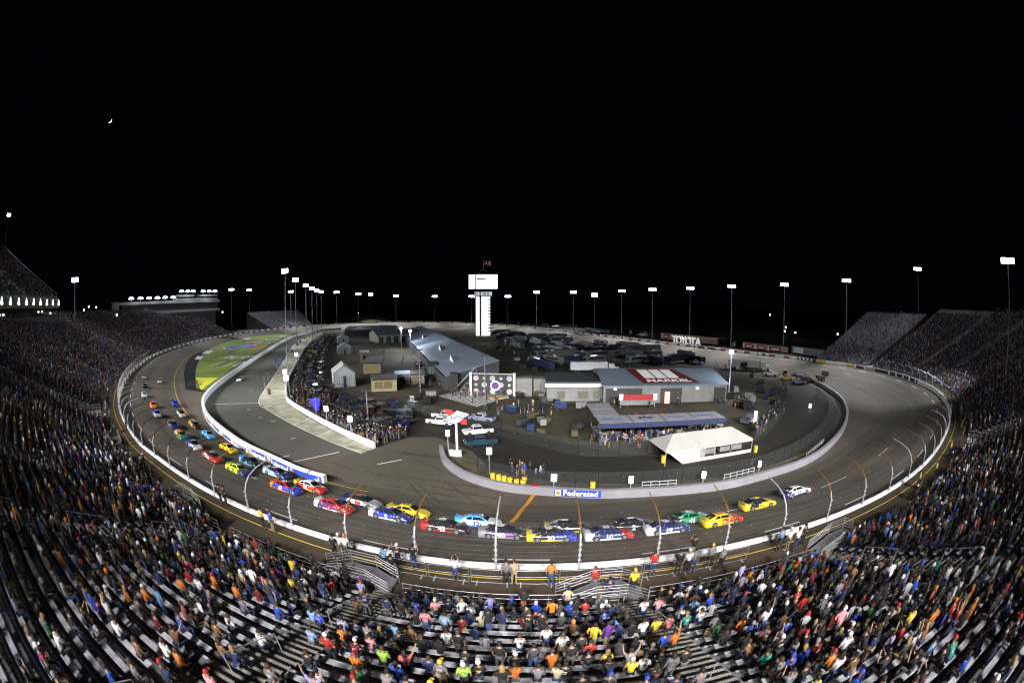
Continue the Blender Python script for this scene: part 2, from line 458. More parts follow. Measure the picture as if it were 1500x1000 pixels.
tag(ln.build('pit_lane_marking', M['white_paint']), kind='structure')
# white lane dashes and seams on the banked surface
def track_strip(mb, s0, s1, d, w, lift=.02, d1=None, step=1.5, m=0):
    ss = rng(s0, s1, step); vs = []; fs = []
    for i, s in enumerate(ss):
        dd = d if d1 is None else d + (d1 - d) * i / (len(ss) - 1)
        for e in (dd - w / 2, dd + w / 2): vs.append(pt(s, e, tz(s, e) + lift))
    for i in range(len(ss) - 1): fs.append((2 * i, 2 * i + 2, 2 * i + 3, 2 * i + 1)[::-1])
    mb.add(vs, fs, m)
dm = MB()
s = -1.5
while s < LEN - 5:
    if not (600 < s < 660): track_strip(dm, s, s + 4.0, -2.6, .17)
    s += 10.6
for s0, s1, d in ((20, 26, -9.5), (34, 40, -9), (52, 57, -9.2), (150, 154, -8), (162, 166, -8.4), (-36, -31, -8.7)): track_strip(dm, s0, s1, d, .13)
tag(dm.build('lane_marking', M['white_paint']), kind='structure')
ym = MB(); track_strip(ym, -340, -19, -16.4, .16, .02, -15.2, 3)
tag(ym.build('yellow_apron_line', M['yellow_paint']), kind='structure')
yw = MB(); yw.sweep(rng(-330, 166, 2.0), [(1.36, .77), (1.45, .77)], edge_z, close=False)
tag(yw.build('yellow_walkway_line', M['yellow_paint']), kind='structure')
# orange line across the lower lanes
om = MB(); a = sd(*hit(785, 722)[:2]); b = sd(*hit(749, 765)[:2])
vs = [];
for i in range(9):
    f = i / 8; s = a[0] % LEN; s = s + ((b[0] - a[0] + LEN / 2) % LEN - LEN / 2) * f; d = a[1] + (b[1] - a[1]) * f; h_ = hit(785 - 36 * f, 722 + 43 * f); s, d = sd(h_[0], h_[1])
    for e in (-.25, .25): vs.append(pt(s + e, d, max(.03, tz(s, d) + .02)))
om.add(vs, [(2 * i, 2 * i + 1, 2 * i + 3, 2 * i + 2) for i in range(8)])
tag(om.build('orange_restart_line', M['orange_paint']), kind='structure')
# tyre marks
sk = MB()
for s0, s1, d0, d1 in ((-40, -14, -17, -10), (-39, -13, -18.6, -11.4), (-16, -4, -20, -9), (-14.6, -2.5, -20, -9), (-12, -2, -22, -14), (6, 26, -10, -7), (20, 60, -12, -15), (22, 64, -11.2, -14), (40, 82, -10, -13), (60, 100, -12, -9), (62, 102, -13.2, -10), (90, 130, -6, -11), (92, 132, -7, -12), (-90, -55, -8, -13), (-95, -52, -6, -11), (-8, 3, -13, -7)):
    track_strip(sk, s0, s1, d0, .16, .016, d1, 1.5)
rs = random.Random(21)
for _ in range(46):
    s0 = rs.choice([rs.uniform(40, 125), rs.uniform(40, 125), rs.uniform(-110, 20)]); d0 = rs.uniform(-15.5, -5)
    track_strip(sk, s0, s0 + rs.uniform(12, 34), d0, rs.uniform(.10, .24), .016, d0 + rs.uniform(-1.8, 1.8), 1.5)
for _ in range(12):
    a_ = at(rs.uniform(470, 640), rs.uniform(650, 715)); b_ = (a_[0] + rs.uniform(3, 9), a_[1] + rs.uniform(-3, -1)); an = np.array(a_[:2]); bn_ = np.array(b_); dn = (bn_ - an) / np.linalg.norm(bn_ - an); nn = np.array([-dn[1], dn[0]]) * .07
    sk.sheet([tuple(an - nn), tuple(bn_ - nn), tuple(bn_ + nn), tuple(an + nn)], .022)
tag(sk.build('tyre_marks', plain('tyre_mark_rubber', (.022, .021, .02), .8, 0, .3, 2)), kind='structure')
# painted pictures on the turf
def turf_patch(corners, mat, z=.03): return tag(MB().sheet(P0(*corners), z).build('turf_paint', mat), kind='structure')
turf_patch(((286.5, 553), (320, 553), (307, 562), (294.5, 571)), plain('bright_yellow_turf_paint', (.92, .80, .04), .7))
turf_patch(((285, 526), (297, 526), (291, 521), (298.5, 521)), M['white_paint']) if False else None
turf_patch(((285.5, 526), (294, 526.5), (298.5, 521.5), (289, 521.3)), M['white_paint'], .022)
turf_patch(((295, 518), (306, 518.4), (313.5, 513.2), (302, 513.2)), M['white_paint'], .022)
turf_patch(((357, 496.4), (365, 496.9), (366.5, 495.6), (358, 495.3)), M['white_paint'], .022)
turf_patch(((322, 511), (324, 505), (375, 504), (366, 512)), M['dark_paint'], .022) if False else None
def turf_text(txt, px, py, size, mat, wide=1.0):
    o = on_plane(text_mesh(txt, size, mat, .004, .03), 'turf_lettering', (*at(px, py)[:2], .03), (1, 0, 0), (.25, 1, 0))
    o.scale = (wide, 2.3, 1)
    x = o.matrix_world.copy(); return tag(o, kind='structure')
# ---------------------------------------------------------------- painted turf blocks
def glyph_row(p0, p1, h, mats, n, name):
    """a word painted on the turf: a row of separate letter shapes between two points of the ground"""
    a, b = np.array(at(*p0)[:2]), np.array(at(*p1)[:2]); d = (b - a) / n; up = np.array([-(b - a)[1], (b - a)[0]]); up = up / np.linalg.norm(up) * h
    mb = MB(); r = random.Random(n * 7 + int(h))
    for i in range(n):
        o = a + d * (i + .1); w = d * .72; m = r.randrange(len(mats))
        Q = lambda u0, u1, v0, v1: mb.sheet([tuple(o + w * u0 + up * v0), tuple(o + w * u1 + up * v0), tuple(o + w * u1 + up * v1), tuple(o + w * u0 + up * v1)], .034, m)
        Q(0, .28, 0, 1)
        k = r.randrange(4)
        if k == 0: Q(.28, 1, .8, 1); Q(.28, .8, .4, .58)
        elif k == 1: Q(.28, 1, 0, .2); Q(.28, 1, .8, 1); Q(.75, 1, .2, .8)
        elif k == 2: Q(.28, 1, 0, .2)
        else: Q(.28, .75, .4, .6); Q(.75, 1, 0, 1)
    return tag(mb.build(name, mats), kind='structure')
glyph_row((305, 536), (345, 536), 12, [M['white_paint'], M['dark_paint']], 6, 'turf_lettering')
glyph_row((318, 525.5), (360, 525.5), 12, [M['dark_paint'], M['white_paint'], M['white_paint']], 5, 'turf_lettering')
glyph_row((318, 517.8), (370, 517.8), 13, [M['dark_paint']], 7, 'turf_lettering')
turf_patch(((350, 502.2), (420, 503), (424, 500.3), (356, 499.6)), M['dark_paint'], .024)
glyph_row((358, 502), (396, 502.4), 7, [M['white_paint']], 6, 'turf_lettering')
glyph_row((377, 497.6), (402, 497.8), 9, [M['white_paint'], M['yellow_paint'], M['red_paint']], 5, 'turf_lettering')
glyph_row((398, 493.5), (424, 493.5), 12, [M['white_paint'], M['white_paint']], 5, 'turf_lettering')
def ellipse(px, py, a, b, mat, z, name='turf_emblem'):
    c = at(px, py); return tag(MB().sheet([(c[0] + a * math.cos(t * .2618), c[1] + b * math.sin(t * .2618)) for t in range(24)], z).build(name, mat), kind='structure')
ellipse(352, 507.5, 8.6, 13, M['white_paint'], .026); ellipse(352, 507.5, 8, 12, M['blue_paint'], .034)
ellipse(353, 507.8, 4.2, 7, plain('pale_blue_paint', (.15, .3, .6), .6), .042); ellipse(374, 507.6, 6.4, 10, M['orange_paint'], .026); ellipse(374, 507.6, 3.2, 8, M['red_paint'], .034)
glyph_row((288, 558), (294, 556), 4, [M['dark_paint']], 3, 'turf_lettering'); glyph_row((295, 564), (300, 557), 5, [M['dark_paint']], 3, 'turf_lettering')
# start line
sl = MB(); q0 = sd(*hit(325, 491)[:2]); q1 = sd(*hit(352, 495)[:2])
for i in range(12):
    for j in range(2):
        if (i + j) % 2 == 0: track_strip(sl, q0[0] - 2 + j * 1.2, q0[0] - .8 + j * 1.2, -2.5 - i * 1.15, 1.1, .02)
tag(sl.build('start_line', M['white_paint']), kind='structure')

# ---------------------------------------------------------------- outer wall
WM = [M['white_paint'], M['red_paint'], M['dark_paint'], M['yellow_paint'], plain('maroon_paint', (.16, .01, .05)), plain('pink_paint', (.55, .36, .36))]
def wall_mat(s):
    s %= LEN
    if 186 < s < 345:
        if 232 < s < 246 or 203 < s < 207: return 2 if int(s / 1.6) % 4 else 0
        return 0 if (s - 186) % 7.2 < 4.3 else 1
    if 176 <= s <= 186: return 2 if int(s / .9) % 2 else 0
    if 140 < s < 176:
        k = int((s - 140) / 5.2); return (2, 5, 4, 3, 0, 0, 3)[k % 7] if (s - 140) % 5.2 < 4.4 else 0
    if 120 < s <= 140: return 2 if int(s / 1.3) % 3 else 0
    if 640 < s < 985: return 0 if (s % 8.4) < 4.8 else (2 if s > 800 else 1 if int(s / 5.6) % 3 == 0 else 2)
    if 345 < s < 640: return 0 if (s % 17) < 13.5 else 2
    return 0
ow = MB(); ss = rng(0, LEN, 1.0)
for a, b in zip(ss[:-1], ss[1:]):
    m = wall_mat((a + b) / 2)
    A = [(pt(a, d, edge_z(a) + z), pt(b, d, edge_z(b) + z)) for d, z in ((.02, -.25), (.02, .25), (.02, .85), (.02, 1.0), (.30, 1.0), (.30, .5))]
    for i, mm in enumerate((m, m, m, 0, 0)):
        (p, q), (p2, q2) = A[i], A[i + 1]; ow.quad(p, p2, q2, q, mm)
owo = ow.build('outer_wall', WM)
tag(owo, 'long concrete wall, white with red or dark blocks, around the outer edge of the track', 'wall')
rt = text_mesh('RICHMOND RACEWAY', 1, M['red_paint']) if False else None

# catch fence: curved posts and cables
cf = empty('catch_fence', pt(0, 0, 3.5), 0, 'tall catch fence of curved posts and thin cables along the outer wall', 'fence')
base = Vector(cf.location)
def fence_curve(s):
    e = edge_z(s) + .95; out = []
    for d, z in ((.22, 0), (.22, .9), (.16, 1.6), (-.1, 2.2), (-.65, 2.75), (-1.55, 3.1), (-3.0, 3.35)):
        out.append(Vector(pt(s, d, e + z)) - base)
    return out
PS = 5.0
for k in range(-34, 33):
    s = -.9 + k * PS; c = fence_curve(s); mb = MB()
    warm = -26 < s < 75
    near = abs(s) < 60
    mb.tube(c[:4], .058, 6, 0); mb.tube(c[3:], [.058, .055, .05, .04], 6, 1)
    mb.cyl(c[0] - Vector((0, 0, .9)), c[0] + Vector((0, 0, .15)), .13, .13, 6, 0)
    if near:
        p, t, n = frame(s)
        for i, z in enumerate((.4, .8, 1.2, 1.6)): mb.box(c[0] + Vector((0, 0, z)), (.2, .1, .08), math.atan2(t[1], t[0]), 0)
    o = mb.build('fence_post', [M['galv'], M['lit_post'] if warm and k % 4 != 0 else M['black_steel'] if -60 < s <= -26 else M['galv']], cf)  # upper curves take painted lighting tones over the galvanised steel
cb = MB()
for i, (d, z, r) in enumerate(((.1, .3, .006), (.1, .65, .006), (.1, 1.0, .006), (.08, 1.35, .006), (.0, 1.75, .006), (-.2, 2.2, .006))):
    for a, b in ((-170, -60), (-60, 70), (70, 160)):
        cb.tube([Vector(pt(s, d, edge_z(s) + .95 + z)) - base for s in rng(a, b, 2.5)], r * .7, 3)
cb.build('cable', M['pole'], cf)
def mesh_mat():
    m, nt, b = new_mat('chain_link'); b.inputs['Base Color'].default_value = (.35, .36, .38, 1); b.inputs['Metallic'].default_value = .6
    b.inputs['Alpha'].default_value = .02; m.surface_render_method = 'DITHERED'; return m
M['link'] = mesh_mat()
lk = MB()
for a, b in ((-170, 160),):
    ss = rng(a, b, 2.5); pr = [(.12, 0), (.12, .9), (.05, 1.6), (-.2, 2.2), (-.7, 2.72), (-1.55, 3.05)]; vs = []; fs = []
    for s in ss:
        for d, z in pr: vs.append(Vector(pt(s, d, edge_z(s) + .95 + z)) - base)
    for i in range(len(ss) - 1):
        for j in range(5): fs.append((i * 6 + j, i * 6 + j + 1, i * 6 + 7 + j, i * 6 + 6 + j))
    lk.add(vs, fs)
lk.build('wire_mesh', M['link'], cf)
# back straight fence: straight posts
bf = empty('back_straight_fence', pt(250, 1, 1), 0, 'thin straight post fence behind the red and white wall', 'fence'); bb = Vector(bf.location)
for k in range(60):
    s = 170 + k * 6.5; q = Vector(pt(s, .6, edge_z(s))) - bb; MB().cyl(q, q + Vector((0, 0, 4.5)), .05, .05, 5).build('fence_post', M['black_steel'], bf)

# ---------------------------------------------------------------- pit wall, inner wall
def plan_wall(name, pts, w, h, mat, label, z=0.0):
    pts = [np.array(p[:2], float) for p in pts]; vs = []; n = len(pts)
    for i, p in enumerate(pts):
        d = pts[min(i + 1, n - 1)] - pts[max(i - 1, 0)]; d = d / np.linalg.norm(d); q = np.array([-d[1], d[0]]) * w / 2
        for e in (-1, 1):
            vs.append((*(p + q * e), z - .05)); vs.append((*(p + q * e), z + h))
    fs = []
    for i in range(n - 1):
        a, b = i * 4, i * 4 + 4
        fs += [(a, a + 1, b + 1, b), (a + 1, a + 3, b + 3, b + 1), (a + 3, a + 2, b + 2, b + 3)]
    fs += [(0, 2, 3, 1), (4 * n - 4, 4 * n - 3, 4 * n - 1, 4 * n - 2)]
    mb = MB().add(vs, fs); o = mb.build(name, mat); me = o.data
    bm = __import__('bmesh').new(); bm.from_mesh(me); __import__('bmesh').ops.recalc_face_normals(bm, faces=bm.faces); bm.to_mesh(me); bm.free()
    return tag(o, label, 'wall')
pw = plan_wall('pit_wall', PITW, .62, 1.4, M['white_paint'], 'wide white pit wall with blue banners, curving between the turf and the pit lane')
inw = plan_wall('inner_wall', INNW, .5, .95, M['grey_wall'], 'pale grey inner wall curving round the inside of the near turn')
MB().box((*at(784, 721)[:2], .62), (.8, .62, .76), 0).build('red_marker_band', M['red_paint'], inw)

def banner(parent, pts, side, z0, h, mat, txt, tmat, off, size, name='banner', logo=False):
    """a printed panel following a plan polyline; side = +1/-1 for the left/right face"""
    pts = [np.array(p[:2], float) for p in pts]; vs = []; n = len(pts)
    for i, p in enumerate(pts):
        d = pts[min(i + 1, n - 1)] - pts[max(i - 1, 0)]; d = d / np.linalg.norm(d); q = p + np.array([-d[1], d[0]]) * side * off
        vs += [(*q, z0), (*q, z0 + h)]
    fs = [(2 * i, 2 * i + 2, 2 * i + 3, 2 * i + 1) for i in range(n - 1)]
    o = MB().add(vs, fs).build(name, mat, parent)
    o.data.flip_normals() if side > 0 else None
    a, b = np.array(vs[0][:2]), np.array(vs[-2][:2]); L = np.linalg.norm(b - a); d = (b - a) / L
    nrm = np.array([-d[1], d[0]]) * side
    rd = d if (np.cross(np.array([d[0], d[1], 0]), np.array([0, 0, 1.]))[:2] @ nrm) > 0 else -d
    mid = (a + b) / 2
    if txt:
        me = text_mesh(txt, size, tmat, .01, .02); w = max(v.co.x for v in me.vertices) - min(v.co.x for v in me.vertices)
        t = on_plane(me, 'lettering', (*(mid + nrm * .06 + rd * (L * .06 if logo else 0)), z0 + h * .5), (*rd, 0), (0, 0, 1), o)
        t.scale.x = L * (.74 if logo else .86) / w
        if logo:
            c = mid - rd * L * .42 + nrm * .03
            g = MB().box((0, 0, 0), (L * .12, .02, h * .82)).build('emblem', M['lettering'], o)
            g.location = (*c, z0 + h / 2); g.rotation_euler[2] = math.atan2(rd[1], rd[0])
            g2 = MB().cyl((0, -.02, 0), (0, -.035, 0), h * .3, h * .3, 12).build('emblem', M['orange_paint'], o)
            g2.location = (*(c + nrm * .02), z0 + h / 2); g2.rotation_euler[2] = math.atan2(rd[1], rd[0])
    return o
def along(pts, a, b):
    """sub-polyline between two distances from the first point"""
    P = [np.array(p[:2], float) for p in pts]; cs = [0.0]
    for p, q in zip(P[:-1], P[1:]): cs.append(cs[-1] + float(np.linalg.norm(q - p)))
    f = lambda t: np.array([np.interp(t, cs, [p[k] for p in P]) for k in (0, 1)])
    return [f(t) for t in rng(a, b, 1.2)]
# the pit wall's track face, nearest end first
t = .3
for k in range(12):
    L = 5.6 if k < 3 else 5.2
    banner(pw, along(PITW, t, t + L), 1, .06, 1.15, M['blue_paint'] if k < 3 else M['lettering'], 'Federated', M['lettering'] if k < 3 else M['blue_paint'], .34, 1.1, logo=True)
    t += L + (.05 if k < 3 else .9)
# banner on the inner wall (track face)
cs0 = 0.0; seg = []
for i, p in enumerate(INNW): pass
a = np.array(at(809, 724)[:2]); b = np.array(at(884, 728)[:2])
near_i = [i for i, p in enumerate(INNW) if a[0] - .3 <= p[0] <= b[0] + .3 and p[1] < 60]
banner(inw, [INNW[i] for i in near_i], -1, .08, .8, M['blue_paint'], 'Federated', M['lettering'], .27, .86, logo=True)

# ---------------------------------------------------------------- grandstand around the turn
NROW = 57
def section(s0, s1, nrow=NROW, d0=STAND_D, label='', parts=False, first=0, alu=True):
    o = empty('grandstand_section', pt((s0 + s1) / 2, d0, edge_z((s0 + s1) / 2)), 0, label, 'grandstand', 'bleacher sections of the grandstand')
    b = Vector(o.location); step = 2.2 if abs(s0) < 70 else 4.0
    ss = rng(s0, s1, step); mb = MB(); prof = [(d0, -.6)]
    for k in range(first, nrow):
        d = d0 + k * ROW_D; z = 1.05 + k * ROW_Z
        prof += [(d, z), (d + ROW_D, z)]
    prof.append((prof[-1][0], -.6))
    K = len(prof); vs = []; fs = []
    for q in ss:
        p, t, n = frame(q); e = edge_z(q)
        for d, z in prof: vs.append((p[0] + n[0] * d - b.x, p[1] + n[1] * d - b.y, e + z - b.z))
    for i in range(len(ss) - 1):
        for j in range(K - 1): fs.append((i * K + j, i * K + j + 1, (i + 1) * K + j + 1, (i + 1) * K + j))
    fs += [tuple(range(K))[::-1], tuple(range((len(ss) - 1) * K, len(ss) * K))]
    mb.add(vs, fs); mb.build('deck', M['deck'], o)
    rel = lambda q, d, z: Vector(pt(q, d, edge_z(q) + z)) - b
    def strip(mb, d, z, w, h, e0=.15):
        vs = []; q_s = rng(s0 + e0, s1 - e0, step)
        for q in q_s:
            for dd, zz in ((d, z - h), (d, z), (d + w, z), (d + w, z - h)): vs.append(rel(q, dd, zz))
        fs = [(i * 4 + j, i * 4 + j + 1, i * 4 + 5 + j, i * 4 + 4 + j) for i in range(len(q_s) - 1) for j in range(3)]
        fs += [(3, 2, 1, 0), tuple(range(4 * len(q_s) - 4, 4 * len(q_s)))]
        mb.add(vs, fs)
    nz = MB(); bn = MB(); lg = MB()
    for k in range(first, nrow):
        d = d0 + k * ROW_D; z = 1.05 + k * ROW_Z
        if k > first: strip(nz, d - .012, z + .012, .10, .05)
        tgt = MB() if parts and k < 36 else bn
        strip(tgt, d + .40, z + .43, .25, .045, .3)
        if abs(s0) < 60 and k < 36:
            for q in rng(s0 + .9, s1 - .9, 1.9):
                p, t, n = frame(q); c = rel(q, d + .52, z + .2); tgt.box(c, (.05, .2, .42), math.atan2(t[1], t[0]))
        if parts and k < 36: tgt.build('bench', M['alu'], o)
    if bn.v: bn.build('bench', M['alu'], o)
    nz.build('step_edge', M['alu'], o)
    if abs(s0) < 75 or abs(s1) < 75:
        rl = MB()
        dd = d0 + .02 + first * ROW_D
        for z in (.35, .68, 1.0): rl.tube([rel(q, dd, 1.05 + z) for q in rng(s0, s1, 1.6)], .017, 5)
        for q in rng(s0, s1, 1.9): rl.cyl(rel(q, dd, .75), rel(q, dd, 2.05), .018, .018, 5)
        rl.build('front_railing', M['pole'], o)
    return o
def aisle(s0, s1, nrow=NROW, label='', rail=False):
    o = empty('aisle_stair', pt((s0 + s1) / 2, STAND_D, edge_z((s0 + s1) / 2)), 0, label, 'stairs', 'aisle stairs between the bleacher sections')
    b = Vector(o.location); prof = [(STAND_D, -.6)]
    for k in range(nrow * 2):
        d = STAND_D + k * ROW_D / 2 - .1; z = 1.03 + k * ROW_Z / 2; prof += [(d, z), (d + ROW_D / 2, z)]
    prof.append((prof[-1][0], -.6)); K = len(prof); vs = []; fs = []; ss = [s0, (s0 + s1) / 2, s1]
    for q in ss:
        for d, z in prof: vs.append(Vector(pt(q, d, edge_z(q) + z)) - b)
    for i in range(2):
        for j in range(K - 1): fs.append((i * K + j, i * K + j + 1, (i + 1) * K + j + 1, (i + 1) * K + j))
    MB().add(vs, fs).build('stair_flight', M['concrete'], o)
    nz = MB()
    for k in range(1, nrow * 2):
        d = STAND_D + k * ROW_D / 2 - .1; z = 1.03 + k * ROW_Z / 2
        nz.add([Vector(pt(q, dd, edge_z(q) + z + .008)) - b for q, dd in ((s0 + .05, d - .01), (s1 - .05, d - .01), (s1 - .05, d + .05), (s0 + .05, d + .05))], [(0, 1, 2, 3)])
    nz.build('step_edge', M['black_steel'], o)
    if rail:
        r = MB(); q = (s0 + s1) / 2
        for k0 in range(4, 32, 7):
            r = MB()
            A = [Vector(pt(q, STAND_D + k * ROW_D, stand_z(q, STAND_D + k * ROW_D) + .95)) - b for k in (k0, k0 + 3)]
            r.tube([A[0] - Vector((0, 0, .9)), A[0], A[1], A[1] - Vector((0, 0, .9))], .022, 5)
            r.build('handrail', M['galv'], o)
    return o
RIGHT = [(7.3, 19.2), (20.8, 33.0), (34.6, 46.4), (48.0, 56.6), (63.0, 75.4), (77.0, 89.4), (91.0, 103.4), (105.0, 117.4), (119.0, 131.4), (133.0, 150.4), (153.4, 179.0)]
LEFT = [(-5.2, 5.7), (-18.2, -6.8), (-31.2, -19.8), (-43.8, -32.8), (-56.4, -45.4), (-68.0, -58.0), (-88.5, -76.0)]
s = -90.0
while s > -330: LEFT.append((s - 12.5, s)); s -= 14.0
FAR = [(-424.0, -400.0), (-450.0, -426.0)]
where = {0: 'bleachers straight below the camera, between two aisle stairs'}
SEC = LEFT[:] + RIGHT
def ordinal(n): return ['first', 'second', 'third', 'fourth', 'fifth', 'sixth', 'seventh', 'eighth', 'ninth', 'tenth', 'eleventh', 'twelfth', 'thirteenth', 'fourteenth', 'fifteenth', 'sixteenth', 'seventeenth', 'eighteenth', 'nineteenth', 'twentieth', 'twenty-first', 'twenty-second', 'twenty-third', 'twenty-fourth', 'twenty-fifth', 'twenty-sixth', 'twenty-seventh', 'twenty-eighth', 'twenty-ninth', 'thirtieth'][n]
for i, (a, b) in enumerate(LEFT):
    lab = 'bleacher section at the bottom centre of the photo, benches facing the track' if i == 0 else '%s bleacher section to the left of the bottom centre one' % ordinal(i - 1)
    section(a, b, label=lab, parts=abs(a) < 34, nrow=NROW)
for i, (a, b) in enumerate(RIGHT):
    lab = '%s bleacher section to the right of the bottom centre one' % ordinal(i) if i < 10 else 'mostly empty bleacher section at the upper right, where the stand ends'
    section(a, b, label=lab, parts=a < 34, nrow=NROW - (6 if i == 10 else 0))
for i, (a, b) in enumerate(FAR): section(a, b, nrow=40, label=('nearer' if i == 0 else 'farther') + ' empty dark bleacher section beyond the front straight crowd')
bounds = [(5.7, 7.3), (-6.8, -5.2), (19.2, 20.8)] + [(b, a2) for (a2, _), (_, b) in zip(LEFT[1:-1], LEFT[2:]) if a2 - b < 3] + [(b, a2) for (_, b), (a2, _) in zip(RIGHT[1:], RIGHT[2:]) if a2 - b < 3]
bounds = sorted(set((round(a, 2), round(b, 2)) for a, b in bounds))
nl = [x for x in bounds if x[0] < 0][::-1]; nr = [x for x in bounds if x[0] > 0]
for i, (a, b) in enumerate(nl): aisle(a, b, label='%s concrete aisle stair to the left of the bottom centre bleachers' % ordinal(i), rail=abs(a) < 40)
for i, (a, b) in enumerate(nr): aisle(a, b, label='%s concrete aisle stair to the right of the bottom centre bleachers' % ordinal(i), rail=abs(a) < 40)
# open entrances between sections: a ramp of bare concrete with side rails
for s0, s1, lab in ((-75.6, -68.4, 'wide bare concrete ramp dividing the left stand'), (57.0, 62.6, 'dark entrance ramp dividing the right stand'), (150.4, 153.4, 'sloping concrete ramp before the empty right bleachers')):
    o = empty('entrance_ramp', pt((s0 + s1) / 2, STAND_D, edge_z(s0)), 0, lab, 'ramp'); b = Vector(o.location)
    rel = lambda q, d, z: Vector(pt(q, d, edge_z(q) + z)) - b
    mb = MB(); vs = []
    for q in (s0, s1):
        for d, z in ((STAND_D, .78), (STAND_D + 7, .95), (STAND_D + 24, 5.0), (STAND_D + 42, 12.5), (STAND_D + 42, -.5), (STAND_D, -.5)): vs.append(rel(q, d, z))
    mb.add(vs, [(0, 1, 7, 6), (1, 2, 8, 7), (2, 3, 9, 8), (3, 4, 10, 9), (5, 4, 3, 2, 1, 0), (6, 7, 8, 9, 10, 11), (0, 6, 11, 5)]); mb.build('ramp_deck', M['concrete'], o)
    for q in (s0 + .2, s1 - .2):
        r = MB()
        for z in (.5, 1.0): r.tube([rel(q, STAND_D, .78 + z), rel(q, STAND_D + 7, .95 + z), rel(q, STAND_D + 24, 5 + z), rel(q, STAND_D + 42, 12.5 + z)], .035, 4)
        for d, z in ((0, .78), (3.5, .86), (7, .95), (12, 2.14), (18, 3.57), (24, 5), (30, 7.5), (36, 10)): r.cyl(rel(q, STAND_D + d, z), rel(q, STAND_D + d, z + 1.0), .03, .03, 4)
        r.build('handrail', M['galv'], o)
# pipe-railed stair landings in front of the stand
def landing(s0, lab, f=.74):
    o = empty('stair_landing', pt(s0, 3.7, edge_z(s0) + .75), 0, lab, 'stairs', 'railed stair landings at the front of the stand'); b = Vector(o.location)
    rel = lambda q, d, z: Vector(pt(s0 + q * f, d, edge_z(s0 + q * f) + .75 + z * f)) - b
    pl = MB(); vs = []
    for d in (3.0, 4.45):
        for q, z in ((-3.3, .02), (-1.0, 1.15), (1.2, 1.15), (2.8, .3)): vs.append(rel(q, d, z))
    pl.add(vs, [(0, 1, 5, 4), (1, 2, 6, 5), (2, 3, 7, 6)]); pl.add([v - Vector((0, 0, .12)) for v in vs], [(4, 5, 1, 0), (5, 6, 2, 1), (6, 7, 3, 2)]); pl.build('landing_deck', M['deck'], o)
    for d in (2.95, 4.5):
        r = MB()
        for h in (.3, .6, .9, 1.15): r.tube([rel(-3.6, d, .02 + h), rel(-1.0, d, 1.15 + h), rel(1.2, d, 1.15 + h), rel(2.9, d, .3 + h)], .02, 5)
        for q, z in ((-3.6, .02), (-1.0, 1.15), (1.2, 1.15), (2.9, .3)): r.cyl(rel(q, d, z - .3), rel(q, d, z + 1.17), .03, .03, 5)
        r.build('pipe_railing', M['pole'], o)
    leg = MB()
    for q in (-.9, 1.1):
        for d in (3.05, 4.4): MB().cyl(rel(q, d, 0), rel(q, d, 1.15), .04, .04, 5).build('support', M['galv'], o)
    return o
landing(5.2, 'pipe-railed stair landing at the front of the bottom centre bleachers')
landing(22.3, 'pipe-railed stair landing right of centre, where the walkway bends up')
landing(-8.2, 'pipe-railed stair landing just left of the bottom centre bleachers')
landing(-26.5, 'pipe-railed stair landing near two people in dark clothes by the wall')
landing(-50, 'pipe-railed stair landing far along the left walkway')
# crowd-control barrier panels on the walkway
for i in range(9):
    s0 = -7.0 + i * 2.45; mb = MB(); o = empty('crowd_barrier', pt(s0 + 1.15, 2.0, edge_z(s0) + .75), 0, '%s metal crowd barrier panel from the left on the walkway' % ordinal(i), 'barrier', 'metal crowd barriers on the walkway'); b = Vector(o.location)
    rel = lambda q, z: Vector(pt(q, 2.0, edge_z(q) + .75 + z)) - b
    f = MB()
    for z in (.12, .62, 1.1): f.tube([rel(s0, z), rel(s0 + 2.3, z)], .014, 5)
    for q in (s0, s0 + 2.3): f.cyl(rel(q, 0.1), rel(q, 1.12), .017, .017, 5)
    f.build('frame', M['pole'], o)
    for q in (s0 + .3, s0 + 2.0):
        p, t, n = frame(q); c = rel(q, .03); MB().box(c, (.05, .5, .05), math.atan2(t[1], t[0])).build('foot', M['galv'], o)
